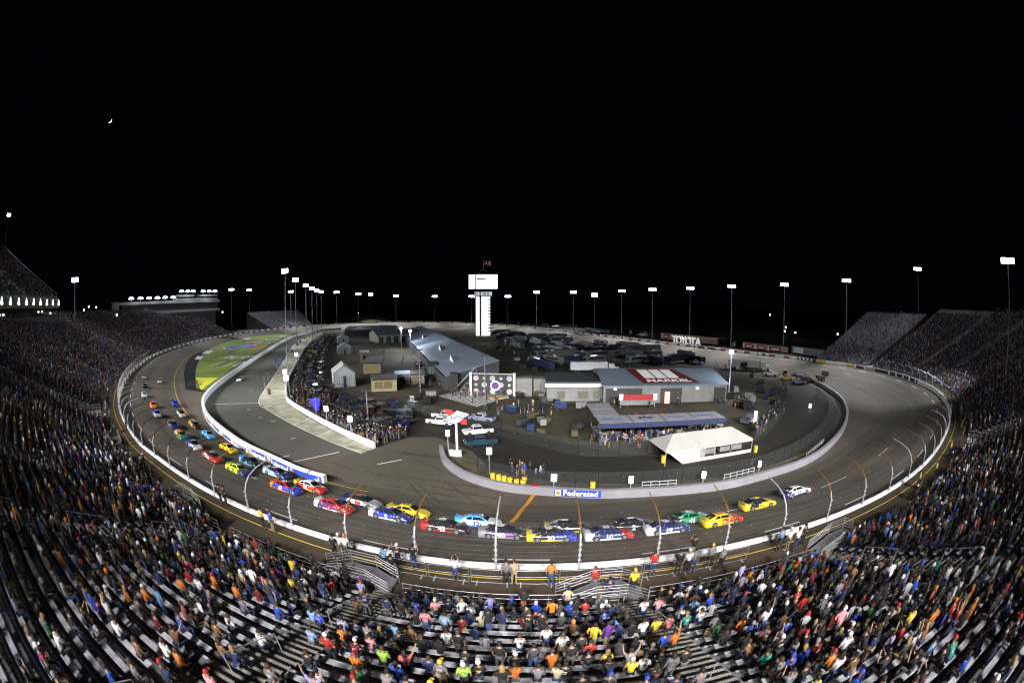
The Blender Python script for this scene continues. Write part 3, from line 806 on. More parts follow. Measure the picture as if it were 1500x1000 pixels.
# ---------------------------------------------------------------- stock cars
def livery():
    m, nt, b = new_mat('car_livery')
    oi = nt.nodes.new('ShaderNodeObjectInfo')
    ac = nt.nodes.new('ShaderNodeAttribute'); ac.attribute_type = 'OBJECT'; ac.attribute_name = 'accent'
    a3 = nt.nodes.new('ShaderNodeAttribute'); a3.attribute_type = 'OBJECT'; a3.attribute_name = 'third'
    sp = nt.nodes.new('ShaderNodeAttribute'); sp.attribute_type = 'OBJECT'; sp.attribute_name = 'split'
    tc = nt.nodes.new('ShaderNodeTexCoord'); sep = nt.nodes.new('ShaderNodeSeparateXYZ'); nt.links.new(tc.outputs['Object'], sep.inputs[0])
    wave = math_n(nt, 'MULTIPLY', math_n(nt, 'SINE', math_n(nt, 'MULTIPLY', sep.outputs[1], 3.0)), .25)
    f = math_n(nt, 'ADD', math_n(nt, 'ADD', sep.outputs[0], math_n(nt, 'MULTIPLY', sep.outputs[2], 1.3)), wave)
    k1 = math_n(nt, 'GREATER_THAN', f, sp.outputs['Fac'])
    c = mixc(nt, k1, oi.outputs['Color'], ac.outputs['Color'])
    low = math_n(nt, 'MULTIPLY', math_n(nt, 'LESS_THAN', sep.outputs[2], .34), math_n(nt, 'LESS_THAN', sep.outputs[0], 1.4))
    c = mixc(nt, low, c, a3.outputs['Color']); c = mixc(nt, math_n(nt, 'LESS_THAN', math_n(nt, 'SUBTRACT', sep.outputs[0], math_n(nt, 'MULTIPLY', sep.outputs[2], .6)), -2.15), c, a3.outputs['Color'])
    # small sponsor patches low on the sides and on the bonnet
    mp = nt.nodes.new('ShaderNodeMapping'); mp.inputs['Scale'].default_value = (1.0, 1.2, 2.2); nt.links.new(tc.outputs['Object'], mp.inputs[0])
    v = nt.nodes.new('ShaderNodeTexVoronoi'); v.distance = 'CHEBYCHEV'; v.inputs['Scale'].default_value = 2.9; v.inputs['Randomness'].default_value = .7; nt.links.new(mp.outputs[0], v.inputs['Vector'])
    patch = math_n(nt, 'LESS_THAN', v.outputs['Distance'], .24)
    r = nt.nodes.new('ShaderNodeSeparateColor'); nt.links.new(v.outputs['Color'], r.inputs[0])
    patch = math_n(nt, 'MULTIPLY', patch, math_n(nt, 'GREATER_THAN', r.outputs[0], .55))
    c = mixc(nt, patch, c, a3.outputs['Color'])
    nt.links.new(c, b.inputs['Base Color']); b.inputs['Roughness'].default_value = .32; b.inputs['Coat Weight'].default_value = .5
    return m
M['livery'] = livery(); M['cabin'] = tinted('car_roof_paint', .32, .05, 3, 0, .5); M['spoiler'] = tinted('spoiler_paint', .4, .1, 3)
M['num'] = tinted('race_number', .5, .02, 3)
def loft(rings, closed_ring=True):
    k = len(rings[0]); vs = [p for r in rings for p in r]; fs = []
    for i in range(len(rings) - 1):
        for j in range(k): fs.append((i * k + j, i * k + (j + 1) % k, (i + 1) * k + (j + 1) % k, (i + 1) * k + j))
    fs += [tuple(range(k))[::-1], tuple(range((len(rings) - 1) * k, len(rings) * k))]
    return vs, fs
def car_proto():
    o = empty('race_car', (0, 0, 0), 0, None, 'race car', 'race cars on the track')
    secs = [(-2.50, .90, .16, .80, .88), (-2.38, .97, .14, .88, .95), (-1.9, 1.0, .13, .90, .96), (-1.45, 1.01, .12, .92, .95), (-.9, .97, .12, .86, .9), (0, .96, .12, .82, .86), (.7, .97, .12, .80, .84),
            (1.15, 1.0, .12, .82, .82), (1.55, 1.02, .12, .80, .79), (2.0, 1.0, .12, .70, .70), (2.35, .94, .12, .58, .60), (2.52, .80, .14, .46, .48)]
    rings = []
    for x, w, zl, zs, zc in secs:
        h = []
        for y, z in ((w * .93, zl), (w, zl + .12), (w, (zl + zs) / 2), (w * .985, zs - .06), (w * .86, zs), (w * .5, zc)): h.append((x, y, z))
        rings.append(h + [(x, 0, zc + .015)] + [(p[0], -p[1], p[2]) for p in h[::-1]])
    vs, fs = loft(rings); mb = MB(); mb.add(vs, [f[::-1] for f in fs]); body = mb.build('body', M['livery'], o, True)
    g = []
    for x, wb, wt, zb, zt in ((-1.95, .70, .62, .92, .95), (-1.55, .78, .62, .90, 1.08), (-1.0, .80, .60, .87, 1.25), (-.45, .80, .60, .85, 1.31), (.05, .80, .60, .84, 1.30), (.3, .80, .61, .83, 1.26), (.75, .80, .66, .82, 1.04), (1.15, .78, .70, .80, .84)):
        g.append([(x, wb, zb - .05), (x, wt + .02, zt - .04), (x, wt - .08, zt), (x, 0, zt + .02), (x, -wt + .08, zt), (x, -wt - .02, zt - .04), (x, -wb, zb - .05)])
    vs, fs = loft(g); MB().add(vs, [f[::-1] for f in fs]).build('roof', M['cabin'], o, True)
    e = .012
    MB().add([(.34, .58, 1.255 + e), (.34, -.58, 1.255 + e), (1.12, -.66, .87 + e), (1.12, .66, .87 + e)], [(0, 1, 2, 3)][::-1]).build('windshield', M['glass'], o)
    MB().add([(-1.05, .54, 1.25 + e), (-1.05, -.54, 1.25 + e), (-1.85, -.56, .985 + e), (-1.85, .56, .985 + e)], [(0, 3, 2, 1)]).build('rear_window', M['glass'], o)
    for sg in (1, -1):
        w = MB(); f = (0, 1, 2, 3) if sg > 0 else (3, 2, 1, 0)
        w.add([(-.55, sg * .80, .92), (.82, sg * .80, .90), (.28, sg * .66, 1.20), (-.5, sg * .652, 1.23)], [f[::-1]])
        w.add([(-1.35, sg * .79, .94), (-.65, sg * .80, .92), (-.6, sg * .655, 1.22), (-1.0, sg * .66, 1.19)], [f[::-1]])
        w.build('side_window', M['glass'], o)
    for x in (-1.42, 1.42):
        for sg in (1, -1):
            w = MB().cyl((0, -.14, 0), (0, .14, 0), .345, .345, 14).build('wheel', M['tyre'], o); w.location = (x, sg * .90, .345)
            r = MB().cyl((0, sg * .13, 0), (0, sg * .155, 0), .22, .20, 10).build('rim', M['rim'], w)
    sp = MB(); sp.box((-2.46, 0, 1.04), (.04, 1.55, .20)); sp.box((-2.40, .5, .96), (.1, .03, .12)); sp.box((-2.40, -.5, .96), (.1, .03, .12)); sp.build('spoiler', M['spoiler'], o)
    MB().box((2.46, 0, .13), (.3, 1.7, .04)).build('splitter', M['black_steel'], o)
    for sg in (1, -1): MB().add([(2.49, sg * .50, .42), (2.30, sg * .90, .44), (2.20, sg * .90, .58), (2.44, sg * .50, .53)], [(0, 1, 2, 3) if sg < 0 else (3, 2, 1, 0)]).build('headlight', M['lettering'], o)
    return o
NUMS = {}
def num_mesh(t):
    if t not in NUMS: NUMS[t] = text_mesh(t, .78, M['num'], .006, .035)
    return NUMS[t]
W_, K_, RD, BL, NV, YL, OR, LM, LB, GR, GY, PU, GO = (.75, .75, .78), (.012, .012, .014), (.50, .02, .02), (.02, .05, .55), (.015, .03, .15), (.80, .60, .02), (.70, .20, .02), (.62, .85, .04), (.13, .48, .82), (.02, .25, .12), (.3, .3, .32), (.12, .03, .2), (.55, .38, .08)
CARS = [  # x, y in the photo, main colour, accent (front), low trim, split along the car, roof, number, number colour, label
 (211, 551, K_, W_, GY, 1.8, GY, '78', W_, 'black race car with grey roof, last of the pack on the outside lane'),
 (212, 564, K_, K_, GY, 3.0, K_, '51', W_, 'all black race car just ahead of the last car by the outer wall'),
 (234, 557, K_, W_, W_, 1.7, K_, '77', W_, 'dark race car with white nose alone on the inside lane at the back'),
 (211, 577, W_, W_, K_, 3.0, W_, '66', K_, 'white race car with black windows following the red one'),
 (224, 592, RD, OR, RD, 1.3, RD, '38', W_, 'red and orange race car by the outer wall, behind a blue and white one'),
 (229, 605, BL, W_, BL, 1.2, BL, '17', W_, 'blue race car with white bonnet directly ahead of the red one'),
 (256, 590, BL, BL, NV, 3.0, BL, '37', W_, 'deep blue race car on the inside lane behind a white one'),
 (265, 605, W_, W_, NV, 3.0, K_, '15', RD, 'white race car with dark roof on the inside lane'),
 (253, 621, K_, NV, GY, 1.0, K_, '00', W_, 'black race car behind the multicoloured yellow one'),
 (285, 621, GO, K_, YL, 1.2, K_, '23', W_, 'black and gold race car behind the light blue one'),
 (265, 636, YL, GR, W_, 1.5, OR, '18', RD, 'yellow race car with orange roof and green and white front'),
 (304, 635, LB, LB, NV, 3.0, LB, '42', NV, 'light blue race car beside the yellow apron line'),
 (283, 650, NV, W_, BL, 1.1, NV, '24', W_, 'navy race car with white nose behind the red and black one'),
 (333, 655, YL, YL, K_, 3.0, YL, '34', RD, 'all yellow race car next to the yellow apron line'),
 (311, 668, W_, RD, RD, .2, K_, '14', W_, 'red race car with black roof and white tail'),
 (348, 686, LM, NV, LM, 1.9, LM, '21', NV, 'lime race car with dark blue bonnet'),
 (367, 675, K_, K_, LB, 2.6, K_, '6', LB, 'black race car with light blue sides near the pit wall'),
 (405, 691, LB, NV, W_, 1.2, PU, '48', W_, 'pale blue and navy race car in front of the blue banner'),
 (418, 712, BL, BL, OR, 3.2, RD, '47', W_, 'bright blue race car with red roof and number 47'),
 (454, 711, RD, RD, YL, 3.2, W_, '95', W_, 'red race car with white roof and golden trim at the pit wall end'),
 (489, 739, PU, RD, W_, 1.5, RD, '13', RD, 'purple and navy race car with red roof and red number'),
 (530, 733, W_, GY, NV, 1.4, K_, '88', RD, 'white and silver race car with black roof'),
 (572, 752, BL, NV, W_, 1.4, NV, '9', W_, 'blue race car with white number 9 on its door'),
 (598, 747, W_, YL, YL, .2, YL, '3', K_, 'yellow race car with white tail behind the number 9 car'),
 (652, 769, K_, K_, RD, 2.0, K_, '43', W_, 'black race car with red trim and white number 43'),
 (701, 762, W_, W_, LB, 2.9, LB, '32', BL, 'white race car with pale blue roof and trim'),
 (738, 778, PU, K_, GY, 1.9, K_, '40', W_, 'dark purple race car just before the orange line'),
 (808, 782, K_, BL, YL, .9, K_, '20', W_, 'yellow, black and blue race car with white number 20'),
 (832, 770, W_, K_, GO, .1, K_, '8', W_, 'white and black race car with gold trim and number 8'),
 (892, 780, NV, RD, W_, 2.1, NV, '10', W_, 'navy and white race car with red trim and number 10'),
 (928, 767, K_, K_, K_, 3.0, K_, '2', W_, 'black race car with white number 2'),
 (978, 771, NV, NV, W_, 2.3, NV, '19', W_, 'dark navy race car with white sides behind the yellow and red one'),
 (1012, 757, W_, GR, K_, -.6, GR, '41', W_, 'green race car with white tail and black trim'),
 (1058, 759, YL, RD, YL, .7, YL, '22', RD, 'bright yellow race car with red front and red number 22'),
 (1111, 736, K_, YL, YL, .9, K_, '12', YL, 'black race car with golden yellow front'),
 (1166, 718, W_, W_, NV, 3.0, W_, '11', K_, 'white race car leading the pack, with black number 11'),
]
proto = car_proto()
def dress(o, row):
    (px, py, main, acc, third, split, roof, num, ncol, lab) = row
    for ch in o.children:
        nm = ch.name.split('.')[0]
        if nm == 'body': ch.color = (*main, 1); ch['accent'] = list(acc); ch['third'] = list(third); ch['split'] = float(split)
        elif nm == 'roof': ch.color = (*roof, 1)
        elif nm == 'spoiler': ch.color = (*third, 1)
    o['label'] = lab
    me = num_mesh(num)
    for nm, loc, xd, ud in (('door_number', (-.15, -.99, .50), (1, 0, 0), (0, -.08, 1)), ('door_number', (-.15, .99, .50), (-1, 0, 0), (0, .08, 1)), ('roof_number', (-.35, 0, 1.345), (0, -1, 0), (1, 0, .02))):
        t = on_plane(me, nm, loc, xd, ud); t.parent = o; t.color = (*ncol, 1)
        if nm == 'roof_number': t.scale = (1.25, 1.25, 1)
def place_car(o, x, y, z, t2, up):
    X = Vector((t2[0], t2[1], 0)); U = Vector(up).normalized(); Y = U.cross(X).normalized(); X = Y.cross(U)
    o.matrix_world = Matrix(((X.x, Y.x, U.x, x), (X.y, Y.y, U.y, y), (X.z, Y.z, U.z, z), (0, 0, 0, 1))) @ Matrix.Scale(.78, 4)
protos = [proto] + [copy_tree(proto) for _ in range(len(CARS))]
for i, row in enumerate(CARS):
    o = protos[i]; dress(o, row)
    h = hit(row[0], row[1], .55); s, d = sd(h[0], h[1]); d = max(-15.6, min(-1.6, d)); p, t, n = frame(s); e = edge_z(s)
    yaw = math.radians([0, 1.5, -1.5, .8][i % 4]); t = np.array([t[0] * math.cos(yaw) - t[1] * math.sin(yaw), t[0] * math.sin(yaw) + t[1] * math.cos(yaw)])
    CS = .86
    q = pt(s, d); place_car(o, q[0], q[1], max(.02, tz(s, d)) + .01, t, (-n[0] * e / TW, -n[1] * e / TW, 1))
o = protos[-1]; dress(o, (0, 0, W_, W_, GY, 3.0, GY, '96', RD, 'white race car alone in the pit lane')); o['group'] = 'race cars on the track'
q = at(352, 557); place_car(o, q[0], q[1], .03, (.35, -.94), (0, 0, 1))

# ---------------------------------------------------------------- people
def skin_mesh(name, verts, edges, mat, sub=1):
    """grows one continuous surface round a skeleton; verts = {key: (x, y, z, radius)}"""
    ks = list(verts); me = bpy.data.meshes.new(name); me.from_pydata([verts[k][:3] for k in ks], [(ks.index(a), ks.index(b)) for a, b in edges], [])
    o = bpy.data.objects.new(name, me); COL.objects.link(o); o.modifiers.new('s', 'SKIN')
    sv = me.skin_vertices[0].data
    for i, k in enumerate(ks):
        r = verts[k][3]; sv[i].radius = r if isinstance(r, tuple) else (r, r); sv[i].use_root = (i == 0)
    if sub: m = o.modifiers.new('u', 'SUBSURF'); m.levels = sub; m.render_levels = sub
    dg = bpy.context.evaluated_depsgraph_get(); out = bpy.data.meshes.new_from_object(o.evaluated_get(dg)); bpy.data.objects.remove(o); bpy.data.meshes.remove(me)
    out.materials.clear(); out.materials.append(mat); out.polygons.foreach_set('use_smooth', [True] * len(out.polygons)); return out

def pose(kind):
    """joint positions of a figure facing +y with its feet (or seat contact) on the tread it belongs to"""
    J = {}
    if kind.startswith('sit'):
        lean = .22 if kind == 'sit_lean' else .06
        J['pelvis'] = (0, 0, .56); J['waist'] = (0, .02 + lean * .3, .74); J['chest'] = (0, .03 + lean * .8, .96); J['neck'] = (0, .04 + lean * 1.1, 1.12)
        for s, k in ((-1, 'l'), (1, 'r')):
            J['hip' + k] = (s * .10, .03, .55); J['knee' + k] = (s * .15, .44, .54); J['ankle' + k] = (s * .15, .42, .10); J['toe' + k] = (s * .17, .60, .05)
    else:
        J['pelvis'] = (0, 0, .95); J['waist'] = (0, .01, 1.12); J['chest'] = (0, 0, 1.34); J['neck'] = (0, .01, 1.50)
        for s, k in ((-1, 'l'), (1, 'r')):
            J['hip' + k] = (s * .10, 0, .92); J['knee' + k] = (s * .12, .03, .50); J['ankle' + k] = (s * .14, -.01, .09); J['toe' + k] = (s * .17, .17, .04)
    c = Vector(J['chest']); n = Vector(J['neck'])
    J['head0'] = tuple(n + Vector((0, .02, .09))); J['head1'] = tuple(n + Vector((0, .03, .17))); J['head2'] = tuple(n + Vector((0, .02, .25)))
    up = kind.split('_')[-1]
    for s, k in ((-1, 'l'), (1, 'r')):
        sh = c + Vector((s * .19, 0, .09)); J['sh' + k] = tuple(sh)
        if up == 'film': el, wr = sh + Vector((s * .08, .20, -.12)), sh + Vector((-s * .06, .34, .10))
        elif up == 'cheer' : el, wr = sh + Vector((s * .16, .04, .22)), sh + Vector((s * .20, .08, .47))
        elif up == 'point' and s > 0: el, wr = sh + Vector((.14, .16, .16)), sh + Vector((.24, .30, .38))
        elif up == 'hips': el, wr = sh + Vector((s * .20, -.04, -.24)), sh + Vector((-s * .02, .06, -.38))
        elif kind == 'sit_lean': el, wr = sh + Vector((s * .06, .12, -.26)), sh + Vector((-s * .08, .28, -.40))
        elif kind.startswith('sit'): el, wr = sh + Vector((s * .08, .03, -.28)), sh + Vector((-s * .04, .24, -.40))
        else: el, wr = sh + Vector((s * .09, -.02, -.28)), sh + Vector((s * .08, .08, -.52))
        J['el' + k] = tuple(el); J['wr' + k] = tuple(wr)
    return J
SEG = [('pelvis', 'waist'), ('waist', 'chest'), ('chest', 'neck'), ('neck', 'head0'), ('head0', 'head1'), ('head1', 'head2')] + \
      [e for k in 'lr' for e in (('pelvis', 'hip' + k), ('hip' + k, 'knee' + k), ('knee' + k, 'ankle' + k), ('ankle' + k, 'toe' + k), ('chest', 'sh' + k), ('sh' + k, 'el' + k), ('el' + k, 'wr' + k))]
BR = dict(pelvis=(.15, .11), waist=(.13, .10), chest=(.16, .11), neck=.055, head0=.075, head1=.098, head2=.075, hip=.085, knee=.058, ankle=.042, toe=.035, sh=.062, el=.042, wr=.030)
def rad(k, grow=0.0):
    r = BR[k if k in BR else k[:-1]]
    return tuple(x + grow for x in r) if isinstance(r, tuple) else r + grow
def figure(kind):
    J = pose(kind); V = {k: (*J[k], rad(k)) for k in J}; E = list(SEG)
    for s, k in ((-1, 'l'), (1, 'r')):
        a, b = Vector(J['el' + k]), Vector(J['wr' + k]); d = (b - a).normalized(); side = d.cross(Vector((0, 0, 1)));
        side = Vector((1, 0, 0)) if side.length < .2 else side.normalized()
        nrm = side.cross(d).normalized(); pm = b + d * .055; V['palm' + k] = (*pm, (.030, .018)); E.append(('wr' + k, 'palm' + k))
        for f, (off, L) in enumerate(((-.027, .065), (-.009, .078), (.009, .074), (.027, .058))):
            p1 = pm + d * .04 + side * off; p2 = p1 + d * L * .6 + nrm * .012; p3 = p2 + (d * .7 - nrm * .7).normalized() * L * .4
            V['f%d%s' % (f, k)] = (*p1, .0095); V['g%d%s' % (f, k)] = (*p2, .0088); V['h%d%s' % (f, k)] = (*p3, .0078)
            E += [('palm' + k, 'f%d%s' % (f, k)), ('f%d%s' % (f, k), 'g%d%s' % (f, k)), ('g%d%s' % (f, k), 'h%d%s' % (f, k))]
        t1 = pm - d * .02 - side * s * .035; t2 = t1 - side * s * .02 + d * .04
        V['t' + k] = (*t1, .012); V['u' + k] = (*t2, .010); E += [('palm' + k, 't' + k), ('t' + k, 'u' + k)]
    h = Vector(J['head1'])
    V['nose'] = (*(h + Vector((0, .105, -.01))), .014); E.append(('head1', 'nose'))
    for s, k in ((-1, 'l'), (1, 'r')): V['ear' + k] = (*(h + Vector((s * .095, -.005, -.005))), .014); E.append(('head1', 'ear' + k))
    body = skin_mesh('person_body', V, E, M['skin'])
    T = {k: (*J[k], rad(k, .035 if k != 'pelvis' else .028)) for k in ('pelvis', 'waist', 'chest', 'shl', 'shr')}
    for s, k in ((-1, 'l'), (1, 'r')):
        a, b = Vector(J['sh' + k]), Vector(J['el' + k]); T['slv' + k] = (*(a.lerp(b, .8)), .068)
    T['col'] = (*Vector(J['chest']).lerp(Vector(J['neck']), .62), .115)
    shirt = skin_mesh('shirt', T, [('pelvis', 'waist'), ('waist', 'chest'), ('chest', 'col'), ('chest', 'shl'), ('chest', 'shr'), ('shl', 'slvl'), ('shr', 'slvr')], M['cloth'])
    T2 = {'pelvis': (*J['pelvis'], rad('pelvis', .012))}
    E2 = []
    for k in 'lr':
        for j, g in (('hip', .022), ('knee', .022)): T2[j + k] = (*J[j + k], rad(j, g))
        a, b = Vector(J['knee' + k]), Vector(J['ankle' + k]); T2['cuff' + k] = (*a.lerp(b, .9), .06)
        E2 += [('pelvis', 'hip' + k), ('hip' + k, 'knee' + k), ('knee' + k, 'cuff' + k)]
    trs = skin_mesh('trousers', T2, E2, M['cloth'])
    T3 = {}; E3 = []
    shoes = []
    for k in 'lr':
        sh = MB(); a = Vector(J['ankle' + k]); b = Vector(J['toe' + k]); sh.tube([a + Vector((0, -.05, -.035)), a + Vector((0, .03, -.02)), b + Vector((0, .02, 0)), b + Vector((0, .06, -.005))], [.04, .055, .045, .02], 7); shoes.append(sh.mesh('shoe', M['hair']))
    hd = Vector(J['head1']) + Vector((0, -.008, .018))
    def dome(rx, ry, rz, cut, brim=0.0, back=0.0):
        mb = MB(); vs = []; fs = []; n = 12
        rows = [(math.cos(a), math.sin(a)) for a in [cut + (math.pi / 2 - cut) * i / 5 for i in range(5)]]
        for c, s_ in rows:
            for j in range(n):
                t = 2 * math.pi * j / n; y = math.sin(t)
                z = s_ * rz - (back * max(0, -y) if s_ < .5 else 0)
                vs.append(hd + Vector((rx * c * math.cos(t), ry * c * y, z)))
        vs.append(hd + Vector((0, 0, rz)))
        for i in range(4):
            for j in range(n): fs.append((i * n + j, i * n + (j + 1) % n, (i + 1) * n + (j + 1) % n, (i + 1) * n + j))
        for j in range(n): fs.append((4 * n + j, 4 * n + (j + 1) % n, 5 * n))
        mb.add(vs, fs)
        if brim: mb.box(hd + Vector((0, ry + brim * .4, .035)), (.15, brim, .014))
        return mb.mesh('headwear', M['hair'])
    hair = dome(.112, .122, .118, -.15, 0, .05); longh = dome(.118, .128, .12, -.3, 0, .2); cap = dome(.114, .124, .122, .12, .10, .02)
    for m in (hair, longh, cap): m.polygons.foreach_set('use_smooth', [True] * len(m.polygons))
    return dict(body=body, shirt=shirt, trousers=trs, shoes=shoes, hair=hair, long=longh, cap=cap)
POSES = ['sit', 'sit_lean', 'stand', 'stand_film', 'stand_cheer', 'stand_point', 'stand_hips', 'sit_film', 'sit_point']
FIG = {k: figure(k) for k in POSES}
PAL = {'black': (.012, .012, .014), 'dark grey': (.05, .05, .055), 'grey': (.20, .20, .23), 'white': (.78, .78, .84), 'navy': (.015, .03, .12), 'blue': (.02, .08, .55), 'light blue': (.22, .42, .72),
       'red': (.45, .02, .02), 'dark red': (.16, .01, .015), 'orange': (.72, .20, .015), 'yellow': (.80, .60, .04), 'lime': (.45, .80, .10), 'green': (.02, .16, .05), 'teal': (.02, .26, .22),
       'brown': (.20, .10, .05), 'cream': (.62, .52, .36), 'pink': (.70, .30, .34), 'lilac': (.40, .36, .72), 'purple': (.13, .03, .28), 'coral': (.60, .15, .13)}
LEGC = {'dark trousers': (.02, .02, .025), 'blue jeans': (.04, .07, .18), 'khaki trousers': (.28, .22, .13), 'grey trousers': (.12, .12, .13)}
HATS = {'dark hair': ('hair', (.015, .01, .008)), 'long dark hair': ('long', (.018, .011, .008)), 'long blond hair': ('long', (.35, .22, .09)), 'brown hair': ('hair', (.07, .035, .018)), 'a white cap': ('cap', (.75, .75, .8)), 'a black cap': ('cap', (.012, .012, .014)),
        'a red cap': ('cap', (.42, .02, .02)), 'a blue cap': ('cap', (.03, .08, .42)), 'an orange cap': ('cap', (.7, .2, .02)), 'a yellow cap': ('cap', (.8, .6, .05)), 'grey hair': ('hair', (.3, .3, .3))}
POSEW = {'sit': 'seated', 'sit_lean': 'seated leaning forward', 'stand': 'standing', 'stand_film': 'standing hands-to-face', 'stand_cheer': 'standing arms-up', 'stand_point': 'standing one-arm-up',
         'stand_hips': 'standing bent-elbowed', 'sit_film': 'seated hands-to-face', 'sit_point': 'seated one-arm-up'}
USED = set(); PEOPLE = []
def person(x, y, z, ang, kind, shirt, hat, legs, where, size=1.06):
    base_ = 'person in %s shirt and %s' % (shirt, hat)
    for _ in range(60):
        lab = '%s %s, %s' % (POSEW[kind], 'person in %s shirt, %s' % (shirt, hat.replace('a ', '').replace('an ', '')), where)
        if lab not in USED: break
        if _ % 2 == 0: hat = rnd.choice(list(HATS))
        else: kind = rnd.choice([k for k in POSES if k[:3] == kind[:3]])
    if len(lab.replace(',', '').split()) > 16: lab = lab.replace(' hair,', ' hair,').replace('person in ', 'person, ', 1)
    if len(lab.replace(',', '').split()) > 16: lab = lab.replace(' shirt', '', 1)
    USED.add(lab)
    F = FIG[kind]; o = bpy.data.objects.new('person', F['body']); COL.objects.link(o)
    o.location = (x, y, z); o.rotation_euler = (0, 0, ang); o.scale = (size * .9, size, size)
    tag(o, lab[0].upper() + lab[1:], 'person', 'spectators near the camera')
    shc = rnd.choice([(.02, .02, .02), (.4, .4, .4), (.1, .08, .07)])
    for nm, me, col in (('shirt', F['shirt'], PAL[shirt]), ('trousers', F['trousers'], LEGC[legs]), ('shoe', F['shoes'][0], shc), ('shoe', F['shoes'][1], shc), ('hair' if HATS[hat][0] != 'cap' else 'cap', F[HATS[hat][0]], HATS[hat][1])):
        c = bpy.data.objects.new(nm, me); COL.objects.link(c); c.parent = o
        v = rnd.uniform(.6, 1.0) if nm != 'shoe' else 1; c.color = (*[min(1, a * v) for a in col], 1)
    PEOPLE.append((x, y)); return o
SECB = [(a, b) for a, b in sorted(LEFT + RIGHT)]
def sec_of(s):
    s = s if s < LEN / 2 else s - LEN
    for a, b in SECB:
        if a + .25 <= s <= b - .25: return (a, b)
    return None
def place_word(s, k):
    s = s if s < LEN / 2 else s - LEN
    if -5.4 < s < 5.9: w = 'centre bleachers'
    elif s >= 5.9: w = 'right of centre aisle' if s < 20 else 'farther right'
    else: w = 'left bleachers' if s > -19 else 'farther left'
    return 'row %d, %s' % (k + 1, w)
HANDP = """522 962 sit orange;473 988 stand_cheer lilac;511 990 sit green;555 958 sit lime;574 958 sit_point coral;646 972 stand grey;675 976 stand lime;532 874 stand navy;564 882 stand navy;582 886 stand black;618 902 stand pink;638 880 stand pink;650 904 stand light-blue
650 930 sit white;673 930 sit grey;676 904 sit dark-red;690 888 sit white;656 876 sit navy;512 882 sit brown;448 928 sit light-blue;468 898 stand blue;450 898 sit light-blue;486 938 sit brown;496 924 sit orange;500 909 sit lilac;512 918 sit navy;524 918 sit grey;540 922 sit black;583 930 sit black
532 938 sit pink;568 946 sit black;448 992 sit white;440 854 sit cream;420 850 sit yellow;464 856 stand navy;485 827 sit orange;500 836 sit white;522 856 sit lilac;621 972 sit navy;577 980 sit blue;774 904 stand black;796 902 stand black;802 926 stand white;823 932 stand white;838 938 stand dark-grey
762 940 sit white;854 948 sit red;798 955 sit grey;819 953 sit brown;895 962 sit yellow;922 952 stand_cheer grey;917 977 sit yellow;786 984 sit grey;827 978 sit black;803 974 sit cream;755 986 sit orange;934 974 sit white;890 984 sit grey;942 908 sit white;955 912 sit yellow;972 908 sit coral;972 928 sit blue
990 928 sit_point orange;1006 900 sit teal;1022 900 sit white;995 890 sit white;886 898 sit blue;860 886 sit red;864 918 sit red;1042 874 sit blue;946 884 sit white;961 884 sit pink;1030 986 sit grey;992 995 sit navy;1012 960 sit black;1120 894 stand_point white;1108 916 sit blue;1163 914 sit blue;1129 926 sit coral
1216 954 sit orange;1234 964 stand white;1254 976 sit brown;1254 897 sit blue;1320 933 sit lilac;1362 935 sit light-blue;1383 832 stand white;1436 808 stand white;1452 813 stand light-blue;1315 890 stand cream;1275 866 sit white;1256 839 stand black;1227 854 stand grey;1203 998 sit lime;1159 962 sit blue;1136 964 sit teal;1146 971 sit grey
1390 882 sit red;1395 897 sit blue;1172 849 sit cream;1184 856 sit white;1174 868 sit red;208 864 sit orange;144 866 sit white;149 812 stand white;179 862 sit orange;126 914 sit white;160 914 sit white;192 884 sit grey;218 906 sit dark-red;248 906 sit blue;232 944 sit white;200 942 sit brown;250 956 sit orange;162 974 sit blue;178 980 sit grey
52 948 sit blue;207 822 stand brown;16 860 sit white;86 896 stand black;220 980 sit dark-grey;240 968 sit navy;58 904 sit green;266 850 stand orange;282 850 stand white;25 975 sit black;95 995 sit dark-grey;70 960 sit black;300 985 sit pink;330 905 sit white;350 950 sit navy;380 930 sit white;400 975 sit grey;360 880 sit grey;340 860 sit orange;395 890 sit blue;300 870 sit navy;320 945 sit brown"""
ROWOCC = {}
def seat(s, k, kind):
    """centre of a place on row k: on the bench when seated, on the tread when standing"""
    d = STAND_D + k * ROW_D + (.50 if kind.startswith('sit') else .25)
    q = pt(s, d); return q[0], q[1], edge_z(s) + 1.05 + k * ROW_Z + (0 if not kind.startswith('sit') else 0)
def face(s):
    p, t, n = frame(s); return math.atan2(-n[1], -n[0]) - math.pi / 2
def sgn(s): return s if s < LEN / 2 else s - LEN
def free(s, k, gap=.5):
    for q in ROWOCC.get(k, ()):
        if abs(q - s) < gap: return False
    return True
NEARP = []
for tok in HANDP.replace('\n', ';').split(';'):
    px, py, kind, colr = tok.split(); px, py = float(px), float(py)
    h = hit(px, py, .88 if kind.startswith('sit') else 1.25)
    if not h: continue
    s, d = sd(h[0], h[1]); s = sgn(s); k = int(round((d - STAND_D - (.50 if kind.startswith('sit') else .25)) / ROW_D))
    if k < 0 or k > 34: continue
    if not free(s, k, .42): s += .3
    ROWOCC.setdefault(k, []).append(s); NEARP.append((s, k, kind, colr.replace('-', ' ')))
